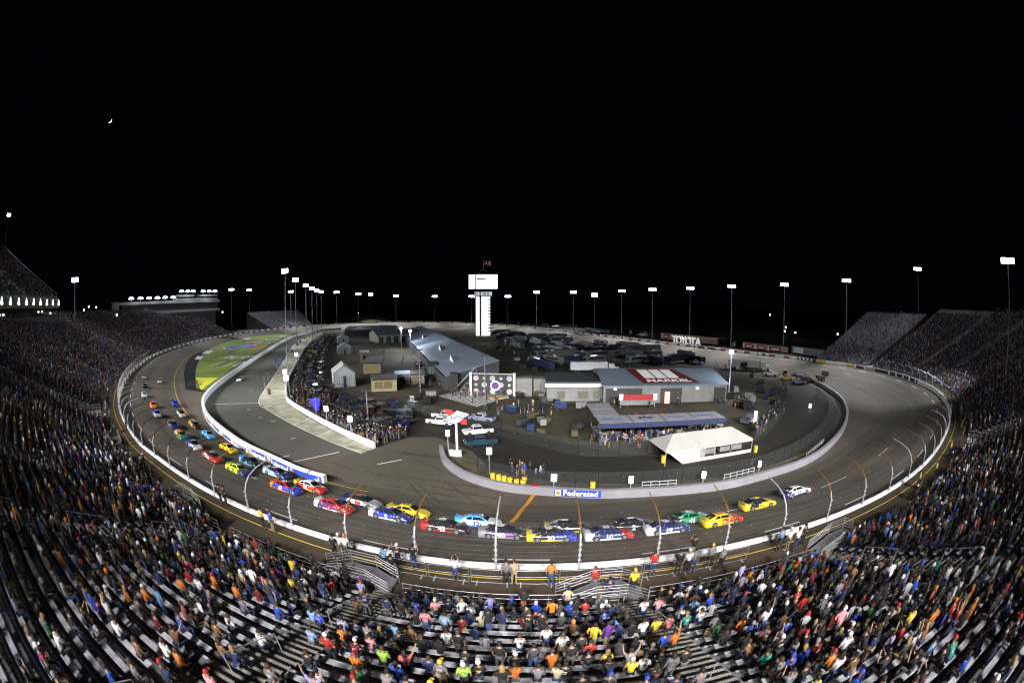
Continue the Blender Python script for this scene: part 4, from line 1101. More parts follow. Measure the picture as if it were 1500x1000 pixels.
# walkway and wall people: x, y of the feet, pose, shirt, hat, legs, place
for px, py, kind, shirt, hat, legs, wh in ((806, 859, 'stand', 'orange', 'dark hair', 'blue jeans', 'on the walkway at the metal barrier'), (668, 851, 'stand_film', 'white', 'dark hair', 'blue jeans', 'alone on the walkway by the barrier'),
        (742, 857, 'stand', 'grey', 'a black cap', 'dark trousers', 'pair leaning on the barrier'), (753, 856, 'stand', 'cream', 'brown hair', 'khaki trousers', 'pair leaning on the barrier'),
        (585, 832, 'stand', 'black', 'a white cap', 'dark trousers', 'on the walkway left of centre'), (607, 834, 'stand_film', 'black', 'dark hair', 'blue jeans', 'on the walkway left of centre'),
        (492, 818, 'stand', 'black', 'a black cap', 'dark trousers', 'on the walkway by the wall'), (501, 816, 'stand', 'white', 'a white cap', 'khaki trousers', 'on the walkway by the wall'), (510, 817, 'stand', 'white', 'an orange cap', 'grey trousers', 'on the walkway by the wall'),
        (325, 738, 'stand', 'black', 'dark hair', 'dark trousers', 'leaning on the outer wall'), (332, 741, 'stand_hips', 'black', 'a black cap', 'dark trousers', 'leaning on the outer wall'),
        (387, 775, 'stand', 'yellow', 'dark hair', 'dark trousers', 'on the walkway near the yellow line'), (401, 780, 'stand', 'blue', 'brown hair', 'khaki trousers', 'on the walkway near the yellow line'),
        (954, 843, 'stand', 'red', 'brown hair', 'blue jeans', 'on the walkway right of the landing'), (991, 842, 'stand', 'black', 'a black cap', 'dark trousers', 'on the walkway right of centre'), (1004, 840, 'stand', 'white', 'a white cap', 'dark trousers', 'on the walkway right of centre'),
        (1013, 838, 'stand', 'grey', 'dark hair', 'blue jeans', 'on the walkway right of centre'), (1037, 832, 'stand', 'grey', 'dark hair', 'dark trousers', 'on the walkway right of centre'), (1053, 836, 'stand', 'grey', 'a white cap', 'dark trousers', 'at the front rail right of centre'),
        (1010, 816, 'stand_film', 'black', 'dark hair', 'khaki trousers', 'standing up at the white outer wall'), (1139, 806, 'stand', 'light blue', 'dark hair', 'dark trousers', 'on the walkway before the right landing'), (1151, 806, 'stand', 'white', 'a white cap', 'khaki trousers', 'on the walkway before the right landing'),
        (1163, 806, 'stand', 'white', 'brown hair', 'blue jeans', 'on the walkway before the right landing'), (1172, 801, 'stand', 'black', 'dark hair', 'dark trousers', 'on the walkway before the right landing'), (1343, 716, 'stand', 'yellow', 'a black cap', 'dark trousers', 'on the far right walkway'),
        (205, 640, 'stand', 'black', 'dark hair', 'dark trousers', 'on the far left walkway'), (184, 652, 'stand', 'red', 'dark hair', 'dark trousers', 'on the far left walkway'), (869, 868, 'stand', 'red', 'a red cap', 'grey trousers', 'at the head of the centre aisle'),
        (889, 884, 'stand', 'navy', 'a black cap', 'dark trousers', 'in the centre aisle'), (925, 870, 'stand', 'yellow', 'a yellow cap', 'dark trousers', 'at the front rail beside the landing'), (566, 836, 'stand_point', 'light blue', 'dark hair', 'dark trousers', 'at the left landing'), (577, 848, 'stand', 'black', 'dark hair', 'dark trousers', 'in the left aisle entrance'),
        (1368, 700, 'stand', 'yellow', 'dark hair', 'dark trousers', 'against the far right wall'), (1390, 668, 'stand', 'yellow', 'a yellow cap', 'dark trousers', 'against the far right wall')):
    h = hit(px, py)
    s, d = sd(h[0], h[1])
    if 'wall' in wh and 'white outer' not in wh and 'by the wall' not in wh: d = max(d, .75)
    if d < .72: d = .72
    q = pt(s, d); z = edge_z(s) + .765 if d < STAND_D else stand_z(s, d)
    person(q[0], q[1], z, face(s) + rnd.uniform(-.3, .3), kind, shirt, hat, legs, wh)
COLW = [('black', 40), ('dark grey', 15), ('grey', 9), ('white', 11), ('navy', 14), ('blue', 3.5), ('light blue', 1.5), ('red', 2), ('dark red', 3.5), ('orange', 2.2), ('yellow', .8), ('lime', .3), ('green', 1.5), ('teal', .4), ('brown', 3), ('cream', 1.2), ('pink', .7), ('lilac', 1.5), ('purple', .8), ('coral', .6)]
CN = [c for c, _ in COLW]; CW = [w for _, w in COLW]
HATW = [('dark hair', 30), ('long dark hair', 10), ('long blond hair', 6), ('brown hair', 16), ('a white cap', 7), ('a black cap', 14), ('a red cap', 2.5), ('a blue cap', 3), ('an orange cap', .7), ('a yellow cap', .5), ('grey hair', 3)]
def density(s, k, px, py):
    """share of the places that are taken"""
    if s > 150: return .5 if k < 14 else .2
    if -150 < s < -128: return .55
    if s < -88: return .88
    if px < 430 and py > 770 + .25 * px: return .38
    if px > 1100 and py > 1010 - (px - 1100) * .34: return .42
    if 500 < px < 700 and py > 895: return .44
    if 430 <= px < 960 and py > 900: return .56
    return .92 if px < 430 or px > 1120 else .80
def in_view(x, y, z):
    z -= CAM_H; f = y * math.cos(PITCH) - z * math.sin(PITCH); u = y * math.sin(PITCH) + z * math.cos(PITCH)
    n = math.sqrt(x * x + y * y + z * z); th = math.acos(max(-1, min(1, f / n))); r = 2 * F_PX * math.sin(th / 2); h = math.hypot(x, u) or 1e-6
    px, py = 750 + r * x / h, 500 - r * u / h
    return -25 < px < 1525 and -20 < py < 1060, n, px, py
cand = []
for a, b in SECB:
    far = abs(a) > 90
    for k in range(NROW if b < 150 else NROW - 6):
        s = a + .5 + rnd.random() * .3
        while s < b - .35:
            q = pt(s, STAND_D + k * ROW_D); ok, n, px, py = in_view(q[0], q[1], edge_z(s) + 1.85 + k * ROW_Z)
            if rnd.random() < density(s, k, px, py) and free(s, k):
                st = rnd.random() < (.16 if abs(s) < 20 else .68 if s < 0 else .55)
                if ok and n > 6.5: cand.append((n, s, k, st))
            s += .49 + rnd.random() * .12 if not far else .56 + rnd.random() * .18
cand.sort()
n_ind = 300 - len(PEOPLE)
near = [(s, k, kind, c) for s, k, kind, c in NEARP]
fill = max(0, n_ind - len(near))
def rand_pose(st):
    return rnd.choices(['stand', 'stand_film', 'stand_hips', 'stand_cheer', 'stand_point'], [8, 2, 3, .5, .8])[0] if st else rnd.choices(['sit', 'sit_lean', 'sit_film', 'sit_point'], [8, 4, 2, .5])[0]
for n, s, k, st in cand[:fill]: near.append((s, k, rand_pose(st), rnd.choices(CN, CW)[0]))
for s, k, kind, c in near:
    x, y, z = seat(s, k, kind)
    person(x, y, z, face(s) + rnd.uniform(-.25, .25), kind, c, rnd.choices([h for h, _ in HATW], [w for _, w in HATW])[0], rnd.choices(list(LEGC), [5, 5, 2, 3])[0], place_word(s, k), rnd.uniform(.87, .94))

# everyone else: one crowd, built from small figures
def low_figure(stand, lod):
    """vertices, faces and colour slots (0 shirt, 1 legs, 2 hair or hat, 3 skin) of a small figure facing +y"""
    mb = MB(); n = 6 if lod == 0 else 4
    z0 = .90 if stand else .50
    def ring_tube(pts, m):
        vs = []; fs = []
        for (x, y, z, rx, ry) in pts:
            for j in range(n):
                t = 2 * math.pi * (j + .5) / n; vs.append((x + rx * math.cos(t), y + ry * math.sin(t), z))
        for i in range(len(pts) - 1):
            for j in range(n): fs.append((i * n + j, i * n + (j + 1) % n, (i + 1) * n + (j + 1) % n, (i + 1) * n + j))
        fs.append(tuple(range((len(pts) - 1) * n, len(pts) * n))); mb.add(vs, fs, m)
    ring_tube([(0, 0, z0 - .05, .17, .12), (0, .01, z0 + .25, .16, .11), (0, .03, z0 + .48, .21, .11), (0, .04, z0 + .60, .09, .07)], 0)
    ring_tube([(0, .04, z0 + .56, .05, .05), (0, .05, z0 + .66, .085, .09)], 3)
    ring_tube([(0, .055, z0 + .66, .10, .11), (0, .045, z0 + .76, .10, .115), (0, .04, z0 + .85, .05, .06)], 2)
    if stand: ring_tube([(0, 0, 0, .13, .10), (0, .02, .45, .15, .09), (0, 0, .90, .17, .12)], 1)
    else:
        mb.box((0, .25, .50), (.34, .46, .16), 0, 1); mb.box((0, .44, .24), (.32, .13, .44), 0, 1)
    if lod == 0:
        for s in (-1, 1):
            if stand: mb.tube([(s * .21, .03, z0 + .48), (s * .27, 0, z0 + .25)], [.055, .045], 4, 0); mb.tube([(s * .27, 0, z0 + .25), (s * .25, .12, z0 + .03)], [.04, .03], 4, 3)
            else: mb.tube([(s * .21, .03, z0 + .46), (s * .26, .02, z0 + .24)], [.055, .045], 4, 0); mb.tube([(s * .26, .02, z0 + .24), (s * .14, .30, z0 + .14)], [.04, .03], 4, 3)
    return mb
cr_v, cr_f, cr_c = [], [], []; voff = 0
LOWS = {(st, l): low_figure(st, l) for st in (0, 1) for l in (0, 1)}
for m in LOWS.values():
    slot = np.zeros(len(m.v), int)
    for f, k in zip(m.f, m.m):
        for i in f: slot[i] = k
    m.slot = slot; m.V = np.array(m.v)
crowd = cand[fill:]
XTRA = []     # (x, y, z, angle, stand) elsewhere
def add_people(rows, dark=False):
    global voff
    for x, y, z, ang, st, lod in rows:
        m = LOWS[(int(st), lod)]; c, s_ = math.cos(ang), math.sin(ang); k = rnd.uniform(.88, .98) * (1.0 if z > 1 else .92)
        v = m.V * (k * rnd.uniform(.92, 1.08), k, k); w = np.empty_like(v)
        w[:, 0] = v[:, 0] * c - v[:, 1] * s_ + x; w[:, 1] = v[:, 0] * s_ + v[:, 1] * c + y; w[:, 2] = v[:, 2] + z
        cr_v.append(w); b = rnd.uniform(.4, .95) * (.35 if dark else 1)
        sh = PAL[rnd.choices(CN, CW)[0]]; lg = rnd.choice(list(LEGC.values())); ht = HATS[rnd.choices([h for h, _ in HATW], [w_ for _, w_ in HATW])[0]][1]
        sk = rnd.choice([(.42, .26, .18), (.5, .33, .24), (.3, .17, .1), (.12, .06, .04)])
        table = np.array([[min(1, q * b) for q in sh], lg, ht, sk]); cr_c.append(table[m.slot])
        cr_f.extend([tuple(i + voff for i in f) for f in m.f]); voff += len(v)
rows = []
for n, s, k, st in crowd:
    x, y, z = seat(s, k, 'stand' if st else 'sit'); rows.append((x, y, z, face(s) + rnd.uniform(-.4, .4), st, 0 if n < 60 else 1))
# walkway strollers, left and right
for _ in range(170):
    s = rnd.choice([rnd.uniform(-95, -36), rnd.uniform(30, 130), rnd.uniform(-240, -95)]); d = rnd.uniform(2.4, 4.1); x, y, _z = pt(s, d); rows.append((x, y, edge_z(s) + .76, face(s) + rnd.uniform(-1.5, 1.5), 1, 0))
add_people(rows); print('crowd', len(rows), 'verts', voff)
# ---------------------------------------------------------------- buildings and objects of the infield
A2 = lambda px, py, z=0.0: np.array(at(px, py, z)[:2])
def ang(a, b): return math.atan2(b[1] - a[1], b[0] - a[0])
def gable(name, label, cat, A, B, half, eave, ridge, wallm, roofm, group=None, over=.4, doors=0, mono=False):
    """A, B: ends of the near eave line; the ridge runs parallel to it, half metres to its left"""
    L = float(np.linalg.norm(np.array(B) - np.array(A))); o = empty(name, (A[0], A[1], 0), ang(A, B), label, cat, group)
    w = MB(); W = 2 * half
    w.add([(0, 0, -.1), (L, 0, -.1), (L, W, -.1), (0, W, -.1), (0, 0, eave), (L, 0, eave), (L, W, eave), (0, W, eave), (0, half, ridge - .03), (L, half, ridge - .03)],
          [(0, 1, 5, 4), (2, 3, 7, 6), (1, 2, 6, 9, 5), (3, 0, 4, 8, 7)])
    if mono: w = MB().add([(0, 0, -.1), (L, 0, -.1), (L, half, -.1), (0, half, -.1), (0, 0, eave), (L, 0, eave), (L, half, ridge - .03), (0, half, ridge - .03)], [(0, 1, 5, 4), (1, 2, 6, 5), (2, 3, 7, 6), (3, 0, 4, 7)])
    w.build('wall', wallm, o)
    k = (ridge - eave) / half; r = MB(); e = eave - over * k
    for s0, s1, zz in ((-over, half, 1), (W + over, half, 1))[:1 if mono else 2]:
        a, b = (s0, s1)
        r.add([(-over, a, e), (L + over, a, e), (L + over, b, ridge), (-over, b, ridge), (-over, a, e + .12), (L + over, a, e + .12), (L + over, b, ridge + .12), (-over, b, ridge + .12)],
              [(0, 1, 5, 4), (4, 5, 6, 7), (3, 2, 1, 0), (1, 2, 6, 5), (0, 4, 7, 3)])
    r.build('roof', roofm, o)
    for i in range(doors):
        x = L * (i + .5) / doors; MB().box((x, -.04, eave * .42), (min(3.4, L / doors * .6), .06, eave * .8)).build('door', M['black_steel'], o)
    return o, L
gA, gR, gB = A2(650, 552, 3.0), A2(727, 526, 6.4), A2(586, 485.5, 3.0); gd = (gB - gA) / np.linalg.norm(gB - gA); gh = -abs(float((gR - gA) @ np.array([-gd[1], gd[0]]))); print('garage', gA, gB, gh)
gar, L = gable('garage_building', 'long blue-grey roofed garage building running away through the infield', 'garage', tuple(gA), tuple(gB), gh, 3.0, 6.4, plain('dark_cladding', (.045, .05, .055), .7), M['roof_blue'], doors=22, mono=True)
for x, y in ((42, -6), (95, -6), (14, -5)):          # pale roof vents
    m = MB(); z = 3 + 3.4 * (y / gh) + .13; m.add([(x, y, z), (x + 6, y - 2.2, z + .65), (x + 6, y, z + .02), (x + 6, y - .2, z + 1.7)], [(0, 2, 3), (0, 3, 1), (1, 3, 2)]); m.build('roof_vent', M['white_paint'], gar)
g2, L2 = gable('garage_building', 'wide low garage with pale front wall behind the open paved yard', 'garage', A2(553, 503), A2(618, 500), 12, 4.2, 6.5, plain('pale_green_wall', (.36, .38, .30), .7), M['roof_blue'], doors=6)
g3, L3 = gable('garage_building', 'low dark blue roofed building far back by the pit road exit', 'garage', A2(505, 492), A2(575, 491), 14, 4, 6, M['panel_grey'], M['roof_blue'])
mk, ML = gable('pavilion_building', 'pale roofed pavilion with a dark red and white emblem on its roof', 'pavilion', (18.6, 83.6), (46.2, 81.2), 10.5, 3.7, 5.6, M['panel_grey'], plain('pale_metal_roof', (.20, .26, .34), .42, .3, .12, .4), doors=0)
def slope(x, f, lift=.16): return (x, 10.5 * f, 3.7 + 1.9 * f + lift)
em = MB(); em.add([slope(8.6, .08), slope(21.5, .08), slope(17.5, .94), slope(6.2, .94)], [(0, 1, 2, 3)]); em.build('roof_emblem', plain('dark_red_roofing', (.11, .01, .014)), mk)
for i in range(3):
    x0 = 9.3 + i * 2.75; q = MB(); q.add([slope(x0 + .2, .36, .19), slope(x0 + 2.65, .36, .19), slope(x0 + 1.6, .88, .19), slope(x0 - .75, .88, .19)], [(0, 1, 2, 3)]); q.build('emblem_panel', M['lettering'], mk)
me = text_mesh('MARKEL', 2.2, M['lettering'], .01, .03); t = on_plane(me, 'roof_lettering', (0, 0, 0), (1, 0, 0), (0, 10.5, 1.9)); t.parent = mk; t.location = slope(14.6, .21, .2); t.scale.x = 1.25
for a, b, nm, mt in ((.5, 8.2, 'shop_opening', M['dark_paint']), (12.2, 17.0, 'red_entrance', M['dark_paint']), (24.6, 27.4, 'open_bay', M['dark_paint'])): MB().box(((a + b) / 2, -.03, 1.55), (b - a, .08, 3.1)).build(nm, mt, mk)
MB().box((13.6, -.5, 1.2), (1.0, .5, 2.4)).build('glowing_kiosk', glow('kiosk_glow', (1, .45, .35), 2.2), mk)
for x in (2.4, 20.5): MB().box((x, -.2, 3.0), (.5, .2, .2)).build('wall_lamp', M['lamp_small'], mk)
sb = empty('banner_stall', (21.6, 80.5, 0), -.08, 'red-bannered stall in front of the pavilion', 'stall')
MB().box((3.2, 0, 1.0), (7.2, 2.0, 1.0), 0).build('counter', M['panel_grey'], sb); MB().box((3.4, -1.1, 2.1), (6.0, .1, 1.1), 0).build('banner', M['red_paint'], sb)
for x in (-.2, 6.8): MB().box((x, -1.12, 2.15), (.8, .12, 1.2), 0).build('end_panel', M['lettering'], sb)
for x in (-.2, 6.8): MB().cyl((x, -1, 0), (x, -1, 2), .05).build('post', M['galv'], sb)
lb = empty('concession_block', (7.2, 86.4, 0), -.05, 'flat-roofed block with pale fascia left of the pavilion', 'building')
MB().box((5.8, 6, 1.9), (11.6, 12, 3.8)).build('wall', M['panel_grey'], lb); MB().box((5.8, 6, 4.0), (12.0, 12.4, .3)).build('roof', plain('dark_roof', (.035, .045, .06), .7), lb)
MB().box((5.8, -.9, 3.55), (12.4, .4, .75)).build('fascia', M['white_paint'], lb)
for x, w in ((3, 1.6), (7.6, 2.2), (10.4, 1.4)): MB().box((x, -.02, 1.3), (w, .1, 1.7)).build('window', glow('warm_window', (.75, .7, .45), .25), lb)
# L-shaped canopy
cn = empty('shade_canopy', (12.2, 56.6, 0), -.02, 'L-shaped shade canopy of pale printed panels on dark posts', 'canopy')
for i in range(4):
    pnl = MB().box((2.5 + i * 5.02, 2.0, 3.55), (4.86, 4.0, .12)).build('canopy_panel', plain('canopy_panel', (.30, .31, .35), .6), cn)
    sh = MB(); [sh.box((2.5 + i * 5.02 + dx, 2.0 + dy, 3.63), (w, h, .02)) for dx, dy, w, h in (((-.9, .2, .5, .9), (-.2, .4, .5, .9), (.5, .1, .6, .8), (1.1, .5, .3, .6)) if i == 1 else ((-1.4, 0, .4, .4), (-.8, 0, .45, .4), (-.2, 0, .45, .4), (.4, 0, .4, .4), (1.0, 0, .45, .4)))]
    sh.build('printed_mark', M['blue_paint'] if i != 1 else M['dark_lettering'], pnl)
for i in range(2): MB().box((1.9, 6.1 + i * 4.15, 3.55), (3.9, 4.0, .12)).build('canopy_panel', plain('canopy_panel', (.26, .27, .31), .6), cn)
MB().box((10.0, -.08, 3.2), (20.4, .14, .75)).build('valance', M['dark_lettering'], cn)
for x, y in [(0, 0), (5, 0), (10, 0), (15, 0), (20, 0), (20, 4), (0, 6), (0, 10.3), (3.9, 10.3)]: MB().cyl((x, y, 0), (x, y, 3.5), .07).build('post', M['black_steel'], cn)
# red parasols
def parasol_proto():
    o = empty('parasol', (0, 0, 0), 0, 'small red parasol in the row behind the shade canopy', 'parasol', 'red parasols behind the canopy')
    m = MB(); vs = [(0, 0, 2.9)] + [(1.3 * math.cos(t * math.pi / 4), 1.3 * math.sin(t * math.pi / 4), 2.35) for t in range(8)]; m.add(vs, [(0, i + 1, (i + 1) % 8 + 1) for i in range(8)]); m.build('canopy', M['red_paint'], o)
    MB().cyl((0, 0, 0), (0, 0, 2.85), .03).build('pole', M['galv'], o); return o
pp = parasol_proto()
for i, x in enumerate((931, 951, 969, 988, 1006, 1022)):
    o = pp if i == 0 else copy_tree(pp); q = A2(x, 607, 2.6); o.location = (*q, 0)
# marquee
mq = empty('marquee_tent', (19.3, 48.1, 0), math.atan2(1.8, 14.5), 'long white marquee tent with open front bays beside the service road', 'tent')
L = 14.5; W = 5.2
rf = MB(); rf.add([(-.2, -.2, 1.95), (L + .2, -.2, 1.95), (L + .2, W + .2, 1.95), (-.2, W + .2, 1.95), (2.3, W / 2, 3.35), (L - 2.3, W / 2, 3.35)], [(0, 1, 5, 4), (1, 2, 5), (2, 3, 4, 5), (3, 0, 4)]); rf.build('roof', M['tent_white'], mq)
vl = MB(); [vl.box(((i + .5) * L / 28, -.22, 1.85), (L / 28 * .9, .03, .25), 0) for i in range(28)]; vl.build('valance', M['tent_white'], mq)
MB().add([(.1, -.15, 1.95), (5.3, -.15, 1.95), (5.3, -.22, 0), (2.6, -.3, 0)], [(3, 2, 1, 0)]).build('side_wall', M['tent_white'], mq)
MB().box((9.85, -.15, .26), (9.1, .06, .5)).build('skirt', M['tent_white'], mq)
MB().box((L / 2, W - .1, .95), (L, .05, 1.9)).build('back_wall', plain('tent_back_wall', (.10, .09, .09)), mq)
for x in (0, 5.05, 7.8, 10.6, L): MB().cyl((x, -.12, 0), (x, -.12, 1.9), .05).build('pole', M['galv'], mq)
for x in (7.6, 10.2, 12.4): MB().box((x, 1.2, .8), (1.8, .8, .7)).build('covered_counter', M['panel_grey'], mq)
MB().box((6.1, .4, .9), (.8, .06, 1.1)).build('display_board', plain('display_board', (.3, .3, .32)), mq)
for i, (x, y) in enumerate(((971, 677), (1106, 662))):
    d = empty('ballast_drum', (*A2(x, y), 0), 0, 'yellow ballast drum at the %s corner of the white marquee' % ('near left' if i == 0 else 'near right'), 'drum'); MB().cyl((0, 0, 0), (0, 0, .9), .3, .3, 12).build('drum_body', M['yellow_paint'], d); MB().cyl((0, 0, .9), (0, 0, .96), .32, .32, 12).build('lid', M['yellow_paint'], d)
# yellow barrels behind the inner wall
def barrel():
    o = empty('crash_barrel', (0, 0, 0), 0, None, 'barrel', 'yellow crash barrels behind the inner wall')
    m = MB(); pr = [(.40, 0), (.44, .05), (.44, .45), (.40, .5), (.44, .55), (.44, 1.0), (.40, 1.05)]; n = 14; vs = [(r * math.cos(6.2832 * j / n), r * math.sin(6.2832 * j / n), z) for r, z in pr for j in range(n)]
    fs = [(i * n + j, i * n + (j + 1) % n, (i + 1) * n + (j + 1) % n, (i + 1) * n + j) for i in range(len(pr) - 1) for j in range(n)]; m.add(vs, fs); m.build('barrel_body', M['yellow_paint'], o, True)
    MB().cyl((0, 0, 1.05), (0, 0, 1.12), .43, .43, 14).build('lid', M['yellow_paint'], o); return o
bp = barrel()
for i, (x, y) in enumerate(((722, 702), (730.5, 704), (738.5, 706), (747, 708.5), (756.5, 711), (766, 712), (768.5, 707), (868, 715))):
    o = bp if i == 0 else copy_tree(bp); o.scale = (.68, .68, .68); o.location = (*A2(x, y), .02)
    o['label'] = ('lone yellow barrel behind the blue banner of the inner wall' if i == 7 else 'yellow barrel tucked behind the end of the barrel row' if i == 6 else '%s yellow barrel from the left in the row behind the inner wall' % ordinal(i))
# fuel brand pylon
q = A2(670, 667); sg = empty('pylon_sign', (*q, 0), math.atan2(-q[0], q[1]), 'tall pylon sign with white diamond, blue lettering and red arrow', 'sign')
zc = far_at(672, 611, float(np.linalg.norm(q)))[2]
MB().cyl((0, 0, 0), (0, 0, zc - .6), .17, .15, 10).build('pole', M['white_paint'], sg)
MB().box((0, 0, .35), (1.1, .9, .7)).build('plinth', M['white_paint'], sg); MB().box((-.8, .1, .4), (.5, .5, .8)).build('switch_box', M['white_paint'], sg)
ar = MB(); av = [(-1.5, zc + 1.15), (-.6, zc + 1.0), (.75, zc - .3), (1.35, zc - .3), (1.35, zc - 1.0), (.75, zc - .9), (-1.1, zc + .4)]; ar.add([(x, -.1, z) for x, z in av] + [(x, .1, z) for x, z in av], [(6, 5, 4, 3, 2, 1, 0), tuple(range(7, 14))] + [(i, (i + 1) % 7, 7 + (i + 1) % 7, 7 + i) for i in range(7)]); ar.build('red_arrow', glow('red_sign_face', (1, .03, .03), .9, (.5, .02, .02)), sg)
dm = MB()
for y, f in ((-.16, 1), (.14, -1)):
    pts = [(-1.65, y, zc - .32), (-.1, y, zc - .85), (1.65, y, zc + .38), (.15, y, zc + .85)]; dm.add(pts, [(0, 1, 2, 3) if f > 0 else (3, 2, 1, 0)])
dm.build('diamond_panel', glow('sign_face', (.9, .9, 1.0), .95, (.7, .7, .7)), sg)
st = MB(); st.add([(-1.75, -.12, zc - .42), (-.1, -.12, zc - 1.05), (.3, -.12, zc - .9), (-1.4, -.12, zc - .1)], [(0, 1, 2, 3)]); st.build('shadow_panel', plain('violet_panel', (.12, .04, .35)), sg)
me = text_mesh('SUNOCO', .74, M['dark_lettering'], .01, .03); t = on_plane(me, 'lettering', (0, 0, 0), (1, 0, .13), (0, 0, 1)); t.parent = sg; t.location = (0, -.2, zc)
# small lightboxes on posts
def lightbox(px, py, bx, by, w, h, label):
    q = A2(bx, by); d = float(np.linalg.norm(q)); z = far_at(px, py, d)[2]; o = empty('light_box', (*q, 0), math.atan2(-q[0], q[1]), label, 'light', 'small light boxes on posts')
    MB().cyl((0, 0, 0), (0, 0, z), .06, .05, 6).build('post', M['galv'], o); MB().box((0, -.08, z), (w, .12, h)).build('lit_panel', M['lamp_small'], o); MB().box((0, .01, z), (w + .1, .06, h + .1)).build('housing', M['black_steel'], o); return o
for a in ((656, 634, 657, 664, .5, .8, 'light box on the post beside the pylon sign'), (718, 660, 717, 694, .62, .8, 'light box on a tall post above the yellow barrels'), (811.5, 699, 811, 713, .62, .85, 'light box on a short post above the word banner'),
          (924, 702, 923, 716, .5, .8, 'light box right of the word banner, behind the inner wall'), (1031.5, 695, 1029, 709, .5, .8, 'light box under a red roof shape near the inner wall'), (1113, 679, 1111, 691, .4, .8, 'light box where the inner wall bends up to the right'),
          (480, 598, 480, 625, .7, .9, 'light box above the pit stalls beside the blue flag'), (515, 613, 515, 641, .7, .9, 'light box above the pit stalls near the end of the pit boxes'), (420, 544, 420.5, 585, .9, .9, 'upper light box low on the nearest pit light pole'), (421.5, 553, 421.5, 586, 1.1, 1.1, 'lower light box low on the nearest pit light pole'),
          (435, 519, 435, 535, 1.1, 1.1, 'light box low on the second pit light pole'), (1186, 594, 1186, 600, .5, .8, 'tiny light box at the far end of the service road')): lightbox(*a)
# lane posts and mesh fence along the service road
def post_fence(name, pxs, h, step, label, matp, meshy=True):
    P = [np.array(p) for p in pxs]; o = empty(name, (*P[0], 0), 0, label, 'fence'); b = Vector(o.location)
    tot = sum(float(np.linalg.norm(q - p)) for p, q in zip(P[:-1], P[1:])); pts = along(P, 0, tot - .01); n = max(2, min(95, int(tot / step)))
    cs = [along(P, t, t + .01)[0] for t in np.linspace(0, tot - .02, n)]
    for c in cs: MB().cyl(Vector((*c, 0)) - b, Vector((*c, h)) - b, .04, .04, 5).build('fence_post', matp, o)
    r = MB()
    for z in (h * .05, h * .5, h): r.tube([Vector((*c, z)) - b for c in cs], .018, 4)
    r.build('rail', matp, o)
    if meshy:
        m = MB(); vs = []; [vs.extend([Vector((*c, .05)) - b, Vector((*c, h)) - b]) for c in cs]; m.add(vs, [(2 * i, 2 * i + 2, 2 * i + 3, 2 * i + 1) for i in range(len(cs) - 1)]); m.build('wire_mesh', M['link_dark'], o)
    return o
def link_dark():
    m, nt, b = new_mat('dark_chain_link'); b.inputs['Base Color'].default_value = (.08, .09, .09, 1); b.inputs['Alpha'].default_value = .30; b.inputs['Metallic'].default_value = .3; return m
M['link_dark'] = link_dark()
post_fence('wire_fence', smooth_poly(P0((700, 690), (740, 703), (800, 712), (880, 714), (960, 711), (1060, 699), (1120, 684), (1172, 660), (1205, 632), (1212, 600), (1195, 578))), 1.9, 2.4, 'dark wire fence along the outer side of the service road', M['black_steel'])
post_fence('wire_fence', smooth_poly(P0((560, 612), (600, 606), (650, 616), (700, 629), (780, 652), (850, 668), (930, 668), (960, 664))), 2.2, 2.6, 'dark wire fence between the paved infield and the service road', M['black_steel'])
post_fence('wire_fence', smooth_poly(P0((1105, 648), (1135, 625), (1148, 602), (1152, 580), (1146, 565))), 2.0, 2.6, 'wire fence right of the marquee along the service road bend', M['black_steel'])
def picket(pxs, label):
    P = [np.array(p) for p in P0(*pxs)]; o = empty('low_rail_fence', (*P[0], 0), 0, label, 'fence'); b = Vector(o.location); pts = along(P, 0, sum(float(np.linalg.norm(q - p)) for p, q in zip(P[:-1], P[1:])) - .01)
    r = MB(); r.tube([Vector((*c, .7)) - b for c in pts], .05, 4); r.tube([Vector((*c, .3)) - b for c in pts], .05, 4); r.build('rail', M['galv'], o)
    for c in pts: MB().box(Vector((*c, .4)) - b, (.08, .08, .8)).build('picket', M['galv'], o)
picket(((940, 714), (990, 711)), 'low pale rail fence behind the inner wall, right of the word banner'); picket(((1060, 703), (1104, 692)), 'low pale rail fence on the verge before the inner wall bend'); picket(((1180, 672), (1205, 650)), 'low pale rail fence on the verge at the wall bend')

# stage, backdrop and containers
sgp = empty('stage_backdrop', (-8.6, 92.4, 0), -.12, 'black and white sponsor backdrop behind the winner stage', 'backdrop')
MB().box((4.4, 0, 2.5), (9.0, .3, 4.6)).build('panel', M['dark_paint'], sgp); lg = MB(); r = random.Random(3)
for i in range(5):
    for j in range(3):
        lg.cyl((.7 + i * 1.85, -.17, 1.0 + j * 1.45), (.7 + i * 1.85, -.2, 1.0 + j * 1.45), .62 if (i + j) % 2 == 0 else .34, None, 10)
lg.build('sponsor_disc', plain('backdrop_print', (.42, .42, .44)), sgp); MB().box((4.4, -.05, 4.9), (9.3, .4, .16)).build('top_rail', M['galv'], sgp)
MB().cyl((5.0, -.22, 2.3), (5.0, -.26, 2.3), 1.15, None, 14).build('centre_disc', M['lettering'], sgp); MB().cyl((5.0, -.27, 2.3), (5.0, -.30, 2.3), .8, None, 14).build('centre_ring', M['blue_paint'], sgp); MB().box((5.0, -.33, 2.3), (1.7, .04, .35)).build('centre_bar', M['red_paint'], sgp)
for x in (-.4, 9.2): MB().box((x, -.3, 2.6), (.5, .7, 5.2)).build('side_tower', M['white_paint'], sgp)
stg = empty('winner_stage', (*A2(715, 582), 0), 0, 'sandy low stage floor with black and white striped apron', 'stage')
b0 = np.array(A2(715, 582)); Q = lambda *pp: [tuple(A2(x, y) - b0) for x, y in pp]
MB().prism(Q((686, 577), (700, 571), (748, 575), (745, 583), (725, 586)), 0, .35).build('floor', M['timber'], stg)
